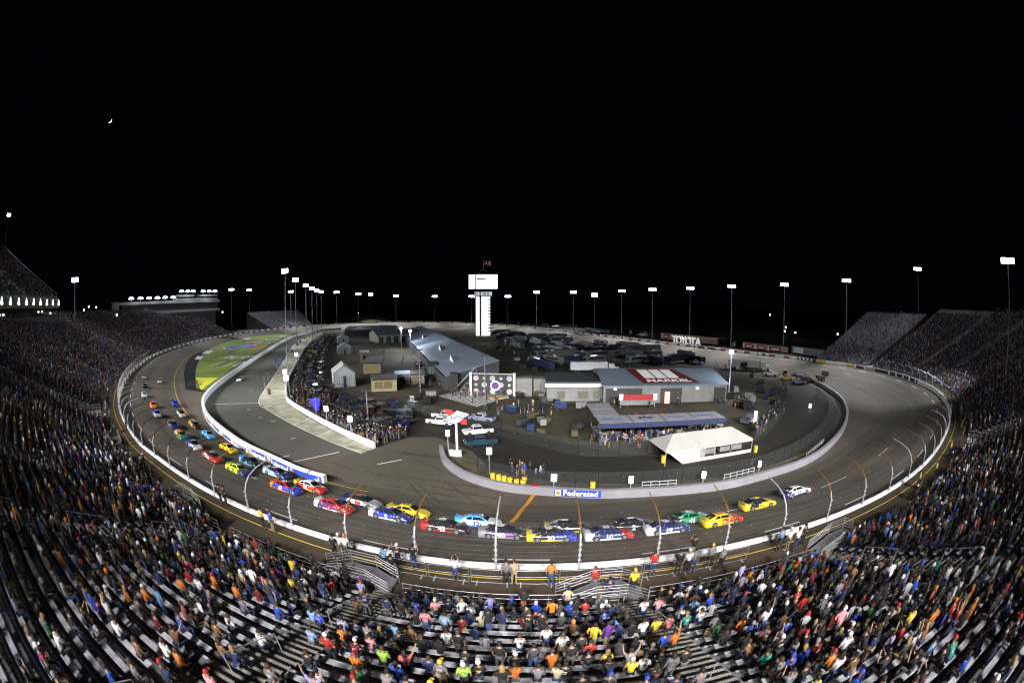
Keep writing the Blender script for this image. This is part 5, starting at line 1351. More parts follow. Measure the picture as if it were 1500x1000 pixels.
k = MB(); Aq, Bq, Cq, Dq = [np.array(v) for v in Q((640, 580), (684, 572), (728, 588), (700, 597))]
for i in range(15):
    f, g = i / 15, (i + .55) / 15; k.sheet([tuple(Aq + (Dq - Aq) * f), tuple(Aq + (Dq - Aq) * g), tuple(Bq + (Cq - Bq) * g), tuple(Bq + (Cq - Bq) * f)], .12)
k.build('white_stripe', M['white_paint'], stg); MB().sheet([tuple(Aq), tuple(Dq), tuple(Cq), tuple(Bq)], .08).build('dark_apron', M['dark_paint'], stg)
cont = empty('site_container', (*A2(750, 580), 0), -.05, 'pair of tall pale grey containers right of the stage', 'container')
MB().box((2.3, 1.6, 2.0), (4.2, 3, 4.0)).build('container_body', M['panel_grey'], cont); MB().box((6.2, 1.8, 1.9), (3.0, 3, 3.8)).build('container_body', M['panel_grey'], cont); MB().box((6.2, .28, 1.6), (.06, .05, 3.0)).build('door_gap', M['dark_paint'], cont)
stt = empty('steel_staircase', (*A2(667, 571), 0), .12, 'dark steel staircase at the left of the winner backdrop', 'stairs')
fl = MB(); [fl.box((.8 + i * .3, 0, .3 + i * .3), (.34, 1.4, .06)) for i in range(14)]; fl.build('tread_flight', M['black_steel'], stt); [MB().tube([(.5, y, 1.0), (4.9, y, 5.4)], .05, 5).build('handrail', M['galv'], stt) for y in (-.7, .7)]
MB().box((-.2, .6, 2.0), (1.8, 2.4, 4.0)).build('tower_base', M['black_steel'], stt); MB().add([(.6, .75, 0), (5.2, .75, 0), (5.2, .75, 4.7)], [(0, 1, 2)]).build('side_panel', M['panel_grey'], stt)

def marquee_small(px, py, wpx, hpx, lab, back):
    q = A2(px, py); d = float(np.linalg.norm(q)); w = wpx / 628 * math.hypot(d, 20); h = hpx / 610 * math.hypot(d, 20)
    o = empty('gable_tent', (*q, 0), math.atan2(-q[0], q[1]) + .06, lab, 'tent'); e = h * .62
    m = MB(); m.add([(-w / 2, 0, 0), (w / 2, 0, 0), (w / 2, 0, e), (0, 0, h), (-w / 2, 0, e)], [(0, 1, 2, 3, 4)]); m.build('front_wall', plain('translucent_canvas', (.42, .46, .5), .7, 0, .3, 4), o)
    m = MB()
    for s in (-1, 1): m.add([(s * w / 2, 0, 0), (s * w / 2, back, 0), (s * w / 2, back, e), (s * w / 2, 0, e)], [(0, 1, 2, 3)])
    m.build('side_wall', M['tent_white'], o)
    m = MB()
    for s in (-1, 1): m.add([(s * (w / 2 + .15), -.15, e), (s * (w / 2 + .15), back, e), (0, back, h + .05), (0, -.15, h + .05)], [(0, 1, 2, 3) if s > 0 else (3, 2, 1, 0)])
    m.build('roof', M['tent_white'], o); MB().box((.1, -.05, e * .42), (w * .12, .06, e * .84)).build('doorway', M['dark_paint'], o)
    rb = MB(); [rb.box((-w / 2 + w * (i + .5) / 9, -.04, e * .48), (.09, .05, e * .92)) for i in range(9) if i != 4]; rb.build('canvas_seam', M['panel_grey'], o)
marquee_small(505, 567, 33, 31, 'striped pale canvas tent with peaked roof beside the pit stalls', 9)
marquee_small(505, 519, 20, 15, 'small white peaked tent behind the striped one, above a dark stall', 8); marquee_small(503, 503, 17, 12, 'farthest small white peaked tent of the pit area', 10)
def shed(px, py, wpx, h, dep, lab, wm, lit=None, rot=0.0, name='site_cabin'):
    q = A2(px, py); d = math.hypot(*q); w = wpx / 628 * math.hypot(d, 20); o = empty(name, (*q, 0), math.atan2(-q[0], q[1]) + rot, lab, 'cabin')
    MB().box((0, dep / 2, h / 2), (w, dep, h)).build('wall', wm, o); MB().box((0, dep / 2 - .2, h + .1), (w + .4, dep + .8, .2)).build('roof', M['dark_paint'] if lit else M['roof_blue'], o)
    if lit: [MB().box((-w * .22 + i * w * .36, -.04, h * .52), (w * .3, .06, h * .55)).build('window', lit, o) for i in range(2)]
    else: MB().box((0, -.04, h * .4), (w * .3, .06, h * .75)).build('door', M['black_steel'], o)
    return o
warm = glow('warm_interior', (.8, .6, .2), .22)
shed(563, 573, 38, 2.9, 6, 'olive cabin with warm lit windows near the striped tent', plain('sand_wall', (.30, .27, .16)), warm); shed(545, 547, 26, 3.2, 14, 'long open-topped trailer unit with warm light at its end', plain('tan_wall', (.24, .22, .14)), warm, -.1); shed(534, 531, 13, 3.4, 8, 'tan trailer front behind the lit cabins', plain('tan_wall2', (.34, .29, .18)))
shed(590, 563, 22, 2.6, 5, 'grey cabin right of the lit one', M['panel_grey']); shed(612, 563, 20, 2.6, 5, 'open-fronted grey stall with people right of the cabins', M['panel_grey'], warm); shed(633, 552, 14, 3.6, 5, 'dark vending stall at the near corner of the garages', M['dark_paint'], glow('menu_glow', (.5, .7, .55), .15))
shed(1006, 497, 66, 3.4, 3, 'placeholder', M['panel_grey']) if False else None

# scoring tower
tp = (-15.4, 229); dT = math.hypot(*tp); tw = empty('scoring_tower', (*tp, 0), math.atan2(15.4, 229) , 'tall glowing white scoring tower with screens and a flag on top', 'tower')
zt = lambda y: far_at(708, y, dT)[2]; px2m = dT / 626
MB().box((0, 0, (zt(491)) / 2), (4.2, 4.2, zt(491))).build('concrete_base', M['concrete'], tw)
MB().box((-3.0, 0, (zt(491) + zt(433)) / 2), (1.9, 5, zt(433) - zt(491))).build('narrow_led_column', M['screen'], tw)
MB().box((1.3, 0, (zt(491) + zt(433)) / 2), (4.6, 5, zt(433) - zt(491))).build('wide_led_column', M['screen'], tw)
MB().box((-.2, .3, (zt(491) + zt(433)) / 2), (6.6, 4.2, zt(433) - zt(491))).build('core', M['black_steel'], tw)
nt_ = MB(); [nt_.box((3.3, -.4, zt(484 - i * 4.1)), (1.5, 5.0, .55)) for i in range(12)]; nt_.build('louvre', M['dark_lettering'], tw)
MB().box((0, 0, (zt(427) + zt(434)) / 2), (9.6, 5.4, zt(427) - zt(434) + .5)).build('sign_box', M['black_steel'], tw)
sf = glow('sign_face_soft', (.85, .9, .9), .7); MB().box((-3.3, -2.74, (zt(428) + zt(433)) / 2), (2.5, .1, zt(428) - zt(433.4))).build('sign_panel', sf, tw); MB().box((1.6, -2.74, (zt(428) + zt(433)) / 2), (5.9, .1, zt(428) - zt(433.4))).build('sign_panel', sf, tw)
[MB().box((x, -2.82, (zt(428) + zt(433)) / 2), (.45, .06, 1.1)).build('sign_glyph', M['dark_lettering'], tw) for x in (-.2, .55, 1.3, 2.05, 2.8, -4.0, -3.3)]
zb, zh = zt(423.5), zt(402.5)
MB().box((0, .4, (zb + zh) / 2), (15, 7, zh - zb)).build('screen_housing', M['black_steel'], tw)
MB().box((-6.15, -3.0, (zb + zh) / 2), (3.1, .3, zh - zb - .2)).build('side_screen', glow('screen_white', (.93, .94, 1), 2.2), tw); MB().box((1.75, -3.25, (zb + zh) / 2), (11.5, .3, zh - zb - .2)).build('main_screen', glow('screen_white', (.93, .94, 1), 2.2), tw)
bl = MB(); [bl.box((-3.4 + i * .8, -3.45, zh - 2.6 + .3 * (i % 2)), (.75, .05, .9)) for i in range(6)]; bl.build('screen_picture', M['blue_paint'], tw)
MB().tube([(-2.2, 0, zh), (-1.8, 0, zh + 1.8), (-.6, 0, zh + 2.9), (.6, 0, zh + 2.9), (1.8, 0, zh + 1.8), (2.2, 0, zh)], .12, 5).build('crown_arch', M['galv'], tw)
MB().cyl((0, 0, zh + 2.9), (0, 0, zh + 8.2), .09, .06, 6).build('flagpole', M['galv'], tw)
fm = MB(); cols = 12
for i in range(cols):
    x0, x1 = .1 + i * .33, .1 + (i + 1) * .33; y0, y1 = .35 * math.sin(i * .9), .35 * math.sin((i + 1) * .9)
    for j in range(7):
        z0 = zh + 5.4 + j * .36 + .1 * math.sin(i * .7) - i * .04; m = 2 if (i < 5 and j > 2) else j % 2
        fm.add([(x0, y0, z0), (x1, y1, z0 + .06 - .04), (x1, y1, z0 + .38), (x0, y0, z0 + .36)], [(0, 1, 2, 3)], m)
fm.build('flag', [M['red_paint'], M['lettering'], M['dark_lettering']], tw)

# vehicles of the infield
def pickup(name='pickup_truck', white=True):
    o = empty(name, (0, 0, 0), 0, None, 'pickup', 'pickup trucks in the infield'); bm_ = M['tint_paint']
    vs, fs = loft([[(x, w, zl), (x, w, zs), (x, w * .8, zc), (x, -w * .8, zc), (x, -w, zs), (x, -w, zl)] for x, w, zl, zs, zc in ((-2.8, .92, .5, 1.1, 1.15), (-2.6, .98, .45, 1.15, 1.2), (-.7, .99, .42, 1.15, 1.2), (1.0, .99, .42, 1.12, 1.18), (2.5, .97, .42, 1.05, 1.1), (2.8, .88, .5, .9, .95))])
    b = MB().add(vs, [f[::-1] for f in fs]).build('body', bm_, o); vs, fs = loft([[(x, w, 1.12), (x, w2, z), (x, -w2, z), (x, -w, 1.12)] for x, w, w2, z in ((-.75, .9, .8, 1.2), (-.5, .9, .74, 1.85), (.6, .9, .74, 1.88), (1.35, .9, .8, 1.2))])
    MB().add(vs, [f[::-1] for f in fs]).build('cab', bm_, o)
    for s in (-1, 1): MB().box((.25, s * .84, 1.5), (1.5, .06, .42)).build('side_window', M['glass'], o)
    MB().add([(.64, .66, 1.8), (.64, -.66, 1.8), (1.3, -.74, 1.27), (1.3, .74, 1.27)], [(0, 1, 2, 3)]).build('windshield', M['glass'], o)
    for x in (-1.8, 1.8):
        for s in (-1, 1): w = MB().cyl((0, -.13, 0), (0, .13, 0), .4, None, 12).build('wheel', M['tyre'], o); w.location = (x, s * .9, .4)
    for s in (-1, 1): MB().box((2.8, s * .66, .85), (.08, .34, .18)).build('headlight', M['lettering'], o)
    MB().box((-1.75, 0, 1.22), (1.8, 1.6, .04)).build('bed_liner', M['black_steel'], o); return o
M['tint_paint'] = tinted('vehicle_paint', .35, .08, 2, 0, .4)
def tint_tree(o, col, names=('body', 'cab', 'box', 'trailer_box')):
    for ch in o.children:
        if ch.name.split('.')[0] in names: ch.color = (*col, 1)
pk = pickup()
cams = [(700, 636, .35, (.75, .75, .75), 'white pickup with golden side stripes parked behind the pylon sign'), (645, 622, 2.9, (.8, .8, .8), 'white pickup left of the pylon sign, nearest the fence'), (652, 613, 2.9, (.75, .75, .78), 'white pickup behind the other one left of the pylon sign'), (706, 617, -.4, (.3, .35, .5), 'blue and white pickup at the wire fence right of the pylon sign'), (704, 652, .3, (.02, .05, .08), 'dark flatbed pickup in the shade below the white one')]
for i, (x, y, a, c, lab) in enumerate(cams):
    o = pk if i == 0 else copy_tree(pk); o.scale = (.84,) * 3; o.location = (*A2(x, y), .02); o.rotation_euler[2] = a + math.pi; tint_tree(o, c); o['label'] = lab
MB().box((0, -1.0, .85), (2.6, .03, .35)).build('side_stripe', M['yellow_paint'], pk)
def coach():
    o = empty('motorhome', (0, 0, 0), 0, None, 'motorhome', 'motorhomes parked inside the back straight')
    vs, fs = loft([[(x, 1.2, .4), (x, 1.25, 2.9 - q), (x, 1.05, 3.2 - q), (x, -1.05, 3.2 - q), (x, -1.25, 2.9 - q), (x, -1.2, .4)] for x, q in ((-5.5, .12), (-5.3, 0), (5.0, 0), (5.5, .5))]); MB().add(vs, [f[::-1] for f in fs]).build('body', M['tint_paint'], o)
    for s in (-1, 1): MB().box((-.3, s * 1.25, 2.1), (8.6, .04, .7)).build('window_band', M['glass'], o)
    MB().box((5.35, 0, 2.0), (.3, 2.1, 1.1)).build('windshield', M['glass'], o); MB().box((-1, 0, 3.3), (1.1, 1.0, .25)).build('roof_unit', M['tint_paint'], o)
    for x in (-3.4, 3.6):
        for s in (-1, 1): w = MB().cyl((0, -.14, 0), (0, .14, 0), .48, None, 12).build('wheel', M['tyre'], o); w.location = (x, s * 1.1, .48)
    return o
def hauler():
    o = empty('race_hauler', (0, 0, 0), 0, None, 'truck', 'race haulers parked in the infield')
    MB().box((-1.5, 0, 2.5), (14, 2.5, 2.9)).build('trailer_box', M['tint_paint'], o); vs, fs = loft([[(x, 1.2, .6), (x, 1.2, z), (x, -1.2, z), (x, -1.2, .6)] for x, z in ((5.9, 3.3), (7.9, 3.3), (8.5, 2.1), (9.9, 1.9))]); MB().add(vs, [f[::-1] for f in fs]).build('cab', M['tint_paint'], o)
    MB().box((8.15, 0, 2.6), (.4, 2.0, .7)).build('windshield', M['glass'], o)
    for x in (-6.6, -5.4, 6.2, 9.2):
        for s in (-1, 1): w = MB().cyl((0, -.15, 0), (0, .15, 0), .5, None, 12).build('wheel', M['tyre'], o); w.location = (x, s * 1.05, .5)
    return o
ch, hl = coach(), hauler(); first = {0: True, 1: True}; vr = random.Random(4)
k = 0
for py in (490, 493, 496.5, 500.5, 505, 510, 516, 523, 531, 540):
    for px in range(int(736 + (py - 490) * 1.1), int(880 + (py - 490) * 4.6), int(11 + (py - 488) * .45)):
        if vr.random() < .22 or (800 < px < 1075 and py > 536): continue
        q = A2(px + vr.uniform(-2, 2), py + vr.uniform(-.6, .6)); s_, d_ = sd(*q)
        if d_ > -27: continue
        kind = 1 if vr.random() < .3 else 0; src = hl if kind else ch; o = src if first[kind] else copy_tree(src); first[kind] = False
        t = TAN[int(s_ / STEP) % NS]; o.location = (*q, .02); o.rotation_euler[2] = math.atan2(t[1], t[0]) + (math.pi / 2 if vr.random() < .6 else 0) + vr.uniform(-.12, .12); o.scale = (.8,) * 3
        tint_tree(o, vr.choice([(.22, .24, .28), (.10, .12, .15), (.02, .03, .06), (.05, .05, .06), (.015, .025, .06), (.12, .12, .12)]))
        o['label'] = 'race hauler parked in the dim rows inside the back straight' if kind else 'motorhome parked in the dim rows inside the back straight'; k += 1
print('infield vehicles', k)
for i, (x, y, a, c, lab) in enumerate(((868, 545, .0, (.5, .52, .58), 'white lettered hauler parked behind the pavilion roof'), (1094, 541, -.5, (.6, .6, .6), 'hauler with pale side near the inner edge of the back straight'))):
    o = copy_tree(hl); o.location = (*A2(x, y), .02); o.rotation_euler[2] = a; tint_tree(o, c); o['label'] = lab
for i, (x, y, a, c, lab) in enumerate(((1129, 550, 2.4, (.75, .75, .75), 'white ambulance-like truck parked at the inner wall opening'), (1152, 556, 2.4, (.6, .45, .1), 'yellow pickup among crews at the inner wall opening'), (1170, 562, 2.2, (.2, .2, .25), 'dark pickup at the near end of the inner wall opening'), (1020, 533, 2.3, (.5, .52, .55), 'pale pickup by the back straight edge above the pavilion'), (1098, 619, .5, (.2, .22, .3), 'dark cart-like pickup right of the shade canopy'))):
    o = copy_tree(pk); o.location = (*A2(x, y), .02); o.rotation_euler[2] = a; tint_tree(o, c); o['label'] = lab

# pit boxes and sign boards
def pit_box():
    o = empty('pit_box', (0, 0, 0), 0, None, 'pit box', 'pit boxes along the stalls')
    MB().box((0, 0, .7), (2.6, 1.3, 1.3)).build('cabinet', M['tint_paint'], o).name = 'body'
    MB().box((0, .1, 3.1), (2.8, 1.6, .08)).build('canopy', M['tint_paint'], o); [MB().cyl((x, y, 1.3), (x, y, 3.1), .04).build('post', M['black_steel'], o) for x in (-1.2, 1.2) for y in (-.5, .6)]
    MB().box((0, .2, 1.75), (1.8, .5, .7)).build('seat', M['black_steel'], o); MB().tube([(1.45, -.6, 0), (1.45, -.4, 1.5)], .04, 4).build('ladder', M['galv'], o)
    w = [MB().cyl((x, -.5, .2), (x, .5, .2), .2, None, 8).build('wheel', M['tyre'], o) for x in (-.9, .9)]; return o
pb = pit_box(); line = smooth_poly(P0((551, 652), (505, 629), (462, 603), (432, 583), (426, 566), (433, 545), (447, 522), (460, 505), (474, 493)))
tot = sum(math.dist(a, b) for a, b in zip(line[:-1], line[1:])); nb = 38
for i in range(nb * 3):
    row_ = i // nb; t = tot * ((i % nb) + .5 + .2 * row_) / (nb + 1); c = along(line, t, t + .5); d = c[-1] - c[0]; d = d / np.linalg.norm(d); n = np.array([-d[1], d[0]]); c0 = c[0] - n * (1.8 + 3.4 * row_)
    if float((c0 - np.array((0, 60))) @ n) < 0: pass
    o = pb if i == 0 else copy_tree(pb); o.location = (c0[0] + vr.uniform(-.5, .5), c0[1] + vr.uniform(-.7, .7), .02); o.rotation_euler[2] = math.atan2(d[1], d[0]) + vr.uniform(-.25, .25); o.scale = (vr.uniform(.7, 1.05), vr.uniform(.8, 1.1), vr.uniform(.7, 1.0))
    c_ = vr.choice([(.01, .015, .04), (.01, .01, .01), (.03, .03, .035), (.01, .02, .08), (.05, .01, .01), (.02, .03, .02)]) if i not in (19, 22) else (.6, .55, .02)
    for chd in o.children: chd.color = (*c_, 1)
    o['label'] = 'pit box with bright yellow canopy among the dark ones' if i in (19, 22) else 'dark pit box in the crowded row behind the pit stalls'
    if i in (19, 22): o['label'] = ('nearer' if i == 19 else 'farther') + ' pit box with bright yellow canopy'
plan_wall('stall_wall', [np.array(p) for p in smooth_poly(P0((549, 656), (500, 634), (455, 610), (425, 591), (419.5, 580), (421.5, 560), (432, 538), (446, 512), (458, 499)))], .35, .9, M['white_paint'], 'low white wall between the pit stalls and the crowded pit boxes')
for i, (x, y) in enumerate(((396, 587), (393, 558), (388, 566), (407, 541), (405, 536), (416, 531), (420, 524), (428, 520), (436, 508), (440, 503), (446, 498))):
    q = A2(x, y + 4); o = empty('pit_sign_board', (*q, 0), 0, '%s dark sign board hanging over the pit stalls, counted from the near end' % ordinal(i), 'sign', 'sign boards over the pit stalls')
    MB().box((0, 0, 2.6), (.9, .08, 1.2)).build('board', M['blue_paint'] if i in (3, 4, 5) else M['dark_paint'], o); MB().tube([(0, 0, 0), (0, 0, 3.2)], .03, 4).build('pole', M['galv'], o)
fl = empty('feather_flag', (*A2(464, 612), 0), 0, 'bright blue flag standing among the pit boxes', 'flag'); MB().cyl((0, 0, 0), (0, 0, 3.8), .03).build('pole', M['galv'], fl)
MB().add([(0, 0, 1.2), (.1, 0, 1.2), (.9, .2, 2.4), (1.0, .1, 3.6), (0, 0, 3.8), (-1.3, 0, 3.5), (-1.0, .1, 2.6)], [(0, 1, 2, 3, 4), (0, 4, 5, 6)]).build('cloth', glow('blue_flag_cloth', (.02, .03, 1), .0, (.03, .03, .8)), fl)
fl2 = empty('feather_flag', (*A2(1102, 628), 0), 0, 'white feather flag right of the shade canopy', 'flag'); MB().cyl((0, 0, 0), (0, 0, 3.2), .03).build('pole', M['galv'], fl2); MB().add([(0, 0, 1.0), (.8, .1, 1.4), (.9, .1, 3.0), (0, 0, 3.2)], [(0, 1, 2, 3)]).build('cloth', M['lettering'], fl2)
# picnic tables under and before the canopy, flat white tops
tb = empty('picnic_table', (0, 0, 0), 0, 'round picnic table among guests between canopy and fence', 'table', 'picnic tables by the canopy')
MB().cyl((0, 0, .72), (0, 0, .76), .7, None, 12).build('table_top', M['tent_white'], tb); MB().cyl((0, 0, 0), (0, 0, .72), .05).build('leg', M['galv'], tb)
ti = 0
for _ in range(60):
    x, y = vr.uniform(862, 1060), vr.uniform(622, 655)
    if y > 640 and x > 945 or (y - 622) > 30 and x < 890: continue
    if ti >= 26: break
    o = tb if ti == 0 else copy_tree(tb); o.location = (*A2(x, y), .02); ti += 1
    for j in range(vr.randint(2, 5)):
        a = vr.uniform(0, 6.28); XTRA.append((o.location[0] + .95 * math.cos(a), o.location[1] + .95 * math.sin(a), .02, a + math.pi / 2, vr.random() < .4, 0))
DARK = []
def scatter(poly, n, lod=0, dark=False):
    P = [A2(*p) for p in poly]; c = 0
    x0, x1 = min(p[0] for p in poly), max(p[0] for p in poly); y0, y1 = min(p[1] for p in poly), max(p[1] for p in poly)
    while c < n:
        x, y = vr.uniform(x0, x1), vr.uniform(y0, y1); ins = False; j = len(poly) - 1
        for i in range(len(poly)):
            if (poly[i][1] > y) != (poly[j][1] > y) and x < (poly[j][0] - poly[i][0]) * (y - poly[i][1]) / (poly[j][1] - poly[i][1]) + poly[i][0]: ins = not ins
            j = i
        if not ins: continue
        q = A2(x, y); (DARK if dark else XTRA).append((q[0], q[1], .02, vr.uniform(0, 6.28), 1, lod)); c += 1
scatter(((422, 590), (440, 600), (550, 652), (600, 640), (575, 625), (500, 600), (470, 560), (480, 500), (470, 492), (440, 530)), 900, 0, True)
scatter(((860, 655), (880, 625), (1060, 618), (1060, 630), (950, 650), (940, 664)), 90); scatter(((1095, 650), (1135, 625), (1150, 600), (1140, 590), (1110, 620)), 45)
scatter(((560, 510), (630, 540), (760, 590), (850, 600), (1100, 600), (1130, 560), (1060, 590), (870, 590), (760, 620), (640, 570), (560, 560)), 90); scatter(((640, 580), (690, 574), (720, 586)), 26)
# carts, crates and covered stacks standing about the yards
def cart():
    o = empty('equipment_cart', (0, 0, 0), 0, None, 'cart', 'equipment carts in the infield yards')
    MB().box((0, 0, .75), (1.9, 1.0, .9)).build('body', M['tint_paint'], o); MB().box((0, 0, 1.25), (2.0, 1.1, .1)).build('lid', M['tint_paint'], o); MB().tube([(.95, 0, .6), (1.5, 0, .9)], .04, 4).build('tow_bar', M['galv'], o)
    for x in (-.6, .6):
        for s in (-1, 1): w = MB().cyl((0, -.08, 0), (0, .08, 0), .28, None, 10).build('wheel', M['tyre'], o); w.location = (x, s * .5, .28)
    return o
ec = cart(); ne = 0
for box, n in (((600, 640, 545, 600), 10), ((560, 700, 515, 545), 12), ((735, 870, 568, 600), 16), ((745, 860, 605, 640), 10), ((1060, 1135, 570, 600), 12), ((520, 600, 590, 622), 12), ((1090, 1210, 545, 566), 14), ((690, 800, 500, 545), 26)):
    for _ in range(n):
        x, y = vr.uniform(box[0], box[1]), vr.uniform(box[2], box[3]); o = ec if ne == 0 else copy_tree(ec); ne += 1; o.location = (*A2(x, y), .02); o.rotation_euler[2] = vr.uniform(0, 3.1); o.scale = (vr.uniform(.7, 1.3),) * 3
        c_ = vr.choice([(.02, .02, .025), (.05, .06, .07), (.25, .25, .25), (.02, .04, .12), (.1, .08, .04), (.02, .02, .02)]); [setattr(chd, 'color', (*c_, 1)) for chd in o.children]; o['label'] = 'low wheeled equipment cart standing in a dim infield yard'
scatter(((745, 698), (800, 706), (800, 690), (745, 685)), 12); scatter(((640, 490), (720, 492), (1000, 520), (1100, 540), (1000, 540), (760, 540)), 120, 1)
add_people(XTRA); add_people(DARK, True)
V = np.concatenate(cr_v); C = np.concatenate(cr_c); cm = bpy.data.meshes.new('crowd'); cm.from_pydata(V.tolist(), [], cr_f)
at_ = cm.color_attributes.new('wear', 'FLOAT_COLOR', 'POINT'); at_.data.foreach_set('color', np.concatenate([C, np.ones((len(C), 1))], 1).ravel().astype(np.float32))
m, nt, b = new_mat('crowd_clothes'); a = nt.nodes.new('ShaderNodeAttribute'); a.attribute_name = 'wear'; nt.links.new(a.outputs['Color'], b.inputs['Base Color']); b.inputs['Roughness'].default_value = .8
cm.materials.append(m); tag(link(bpy.data.objects.new('crowd', cm)), 'crowd filling the stands, the walkway and the infield', 'crowd', kind='stuff')

# ---------------------------------------------------------------- beyond the track
def out_pt(px, d):
    """point at distance d outside the outer wall in the direction of a photo column (right of the tower)"""
    r = ray(px, 470); best = None
    t = 60.0
    while t < 700:
        h = math.hypot(r[0], r[1]); x, y = r[0] / h * t, r[1] / h * t; s, dd = sd(x, y)
        if dd >= d: return np.array([x, y])
        t += 1.0
    return np.array([x, y])
def panel_trailer(x0, x1, ytop, ybot, d, lab, side, patches, nm='banner_trailer'):
    A, B = out_pt(x0, d), out_pt(x1, d); L = float(np.linalg.norm(B - A)); o = empty(nm, (*A, 0), ang(A, B), lab, 'trailer')
    z1 = far_at((x0 + x1) / 2, ytop, float(np.linalg.norm((A + B) / 2)))[2]; z0 = far_at((x0 + x1) / 2, ybot, float(np.linalg.norm((A + B) / 2)))[2]; z0 = max(.6, z0)
    MB().box((L / 2, 1.25, (z0 + z1) / 2), (L, 2.5, z1 - z0)).build('trailer_box', side, o)
    for a, b, mt, lg in patches:
        p = MB().box((L * (a + b) / 2, -.04, (z0 + z1) / 2), (L * (b - a), .06, (z1 - z0) * .72)).build('side_banner', mt, o)
        if lg: MB().box((L * (a + b) / 2, -.09, (z0 + z1) / 2), (L * (b - a) * .7, .05, (z1 - z0) * .2)).build('banner_stripe', M['lettering'], o)
    for x in (L * .12, L * .86): w = MB().cyl((x, .1, .5), (x, 2.4, .5), .5, None, 10).build('wheel', M['tyre'], o)
    return o, L, z1
tanw = plain('tan_trailer', (.40, .28, .20), .6)
panel_trailer(968, 1052, 491, 503, 22, 'long tan trailer behind the big free-standing white letters', tanw, ((.03, .06, M['lettering'], 0), (.065, .16, M['red_paint'], 1)))
panel_trailer(1089, 1156, 504.5, 518, 20, 'tan trailer with three dark red banners beyond the back straight', tanw, ((.02, .05, M['lettering'], 0), (.06, .25, M['red_paint'], 1), (.28, .32, M['lettering'], 0), (.33, .52, M['red_paint'], 1), (.56, .60, M['lettering'], 0), (.61, .85, M['red_paint'], 1)))
panel_trailer(1161, 1209, 509.5, 520, 20, 'plain grey trailer with one pale panel left of the empty bleachers', M['panel_grey'], ((.08, .38, M['white_paint'], 0),)); panel_trailer(857, 894, 482, 491, 18, 'dark blue trailer with tan roof edge beyond the back straight', M['dark_lettering'], ((.04, .12, tanw, 0), (.2, .7, M['blue_paint'], 1)))
A, B = out_pt(985, 9), out_pt(1027, 9); dd = float(np.linalg.norm((A + B) / 2)); z0, z1 = far_at(1006, 505.5, dd)[2], far_at(1006, 494, dd)[2]
lt = empty('letter_sign', (*A, 0), ang(A, B), 'big free-standing white letters beyond the back straight wall', 'sign'); L = float(np.linalg.norm(B - A))
for i, chh in enumerate('TOYOTA'):
    me = text_mesh(chh, (z1 - z0) * 1.42, glow('letter_face', (.9, .9, .9), .45, (.8, .8, .8)), .25, .02); t = on_plane(me, 'letter', (0, 0, 0), (1, 0, 0), (0, 0, 1)); t.parent = lt; t.location = (L * (i + .5) / 6, 0, (z0 + z1) / 2)
MB().box((L / 2, .5, z0 * .5), (L, .2, z0)).build('base_frame', M['black_steel'], lt)
ct = out_pt(946, 16); o = empty('white_tent', (*ct, 0), 0, 'wide white star-shaped tent beyond the back straight wall', 'tent'); zz = far_at(946, 485.5, float(np.linalg.norm(ct)))[2]; m = MB()
vs = [(0, 0, zz)] + [((6.6 if t % 2 == 0 else 4.4) * math.cos(t * math.pi / 6), 5 * math.sin(t * math.pi / 6), zz - 2.3 + (.5 if t % 2 else 0)) for t in range(12)]; m.add(vs, [(0, i + 1, (i + 1) % 12 + 1) for i in range(12)]); m.build('canopy', M['tent_white'], o); [MB().cyl((x, -2, 0), (x, -2, zz - 2), .1).build('pole', M['galv'], o) for x in (-4, 0, 4)]
# dark vans and cabins beyond the back straight
for i, px in enumerate(list(range(735, 850, 13)) + [905, 925, 1062, 1078, 1215]):
    q = out_pt(px, 24 + 10 * (i % 3)); o = copy_tree(ch); o.location = (*q, edge_z(sd(*q)[0]) * .3 + .2); o.rotation_euler[2] = vr.uniform(0, 3); tint_tree(o, vr.choice([(.25, .25, .28), (.08, .08, .1), (.4, .4, .4)])); o['label'] = 'motorhome in the dark beyond the outer wall'; o['group'] = 'motorhomes beyond the outer wall'
# earth bank at the far end
q = far_at(510, 472, 470); mnd = MB(); vs = []; fs = []
for i in range(13):
    for j in range(5): vs.append((q[0] - 40 + i * 8, q[1] + j * 9, (1 + 11 * math.sin(math.pi * i / 12) ** .8 * (j / 4)) ))
for i in range(12):
    for j in range(4): fs.append((i * 5 + j, (i + 1) * 5 + j, (i + 1) * 5 + j + 1, i * 5 + j + 1))
tag(mnd.add(vs, fs).build('hill', plain('bank_grass', (.08, .11, .06), .9, 0, .4, .2)), kind='structure')

# upper deck grandstand on the left
FA = np.array([-166.0, 80.0]); dv = np.array([.62, -.785]); nv = np.array([-.785, -.62])     # front line towards the camera, outward direction
ud = empty('upper_grandstand', (*FA, 0), math.atan2(dv[1], dv[0]), 'towering upper deck of the main grandstand full of spectators at the left edge', 'grandstand')
Lu = 95.0; K = 44
m = MB(); prof = [(0, 27.0)]
for k in range(K): prof += [(k * .95, 29 + k * .56), (k * .95 + .95, 29 + k * .56)]
prof += [(K * .95, 27.0)]
vs = [(x, -d, z) for x in (0, Lu) for d, z in prof]; n = len(prof); m.add(vs, [(j, j + 1, n + j + 1, n + j) for j in range(n - 1)] + [tuple(range(n))[::-1], tuple(range(n, 2 * n))]); m.build('deck', M['deck'], ud)
for z, nm, mt in ((27.6, 'lower_fascia', plain('greenish_fascia', (.10, .13, .09))), (22.0, 'suite_level', M['dark_paint']), (15.5, 'gallery_level', M['black_steel'])): MB().box((Lu / 2, -9, z - 1.2), (Lu, 18 if nm != 'lower_fascia' else 20, 2.6 if nm == 'lower_fascia' else 3.2)).build(nm, mt, ud)
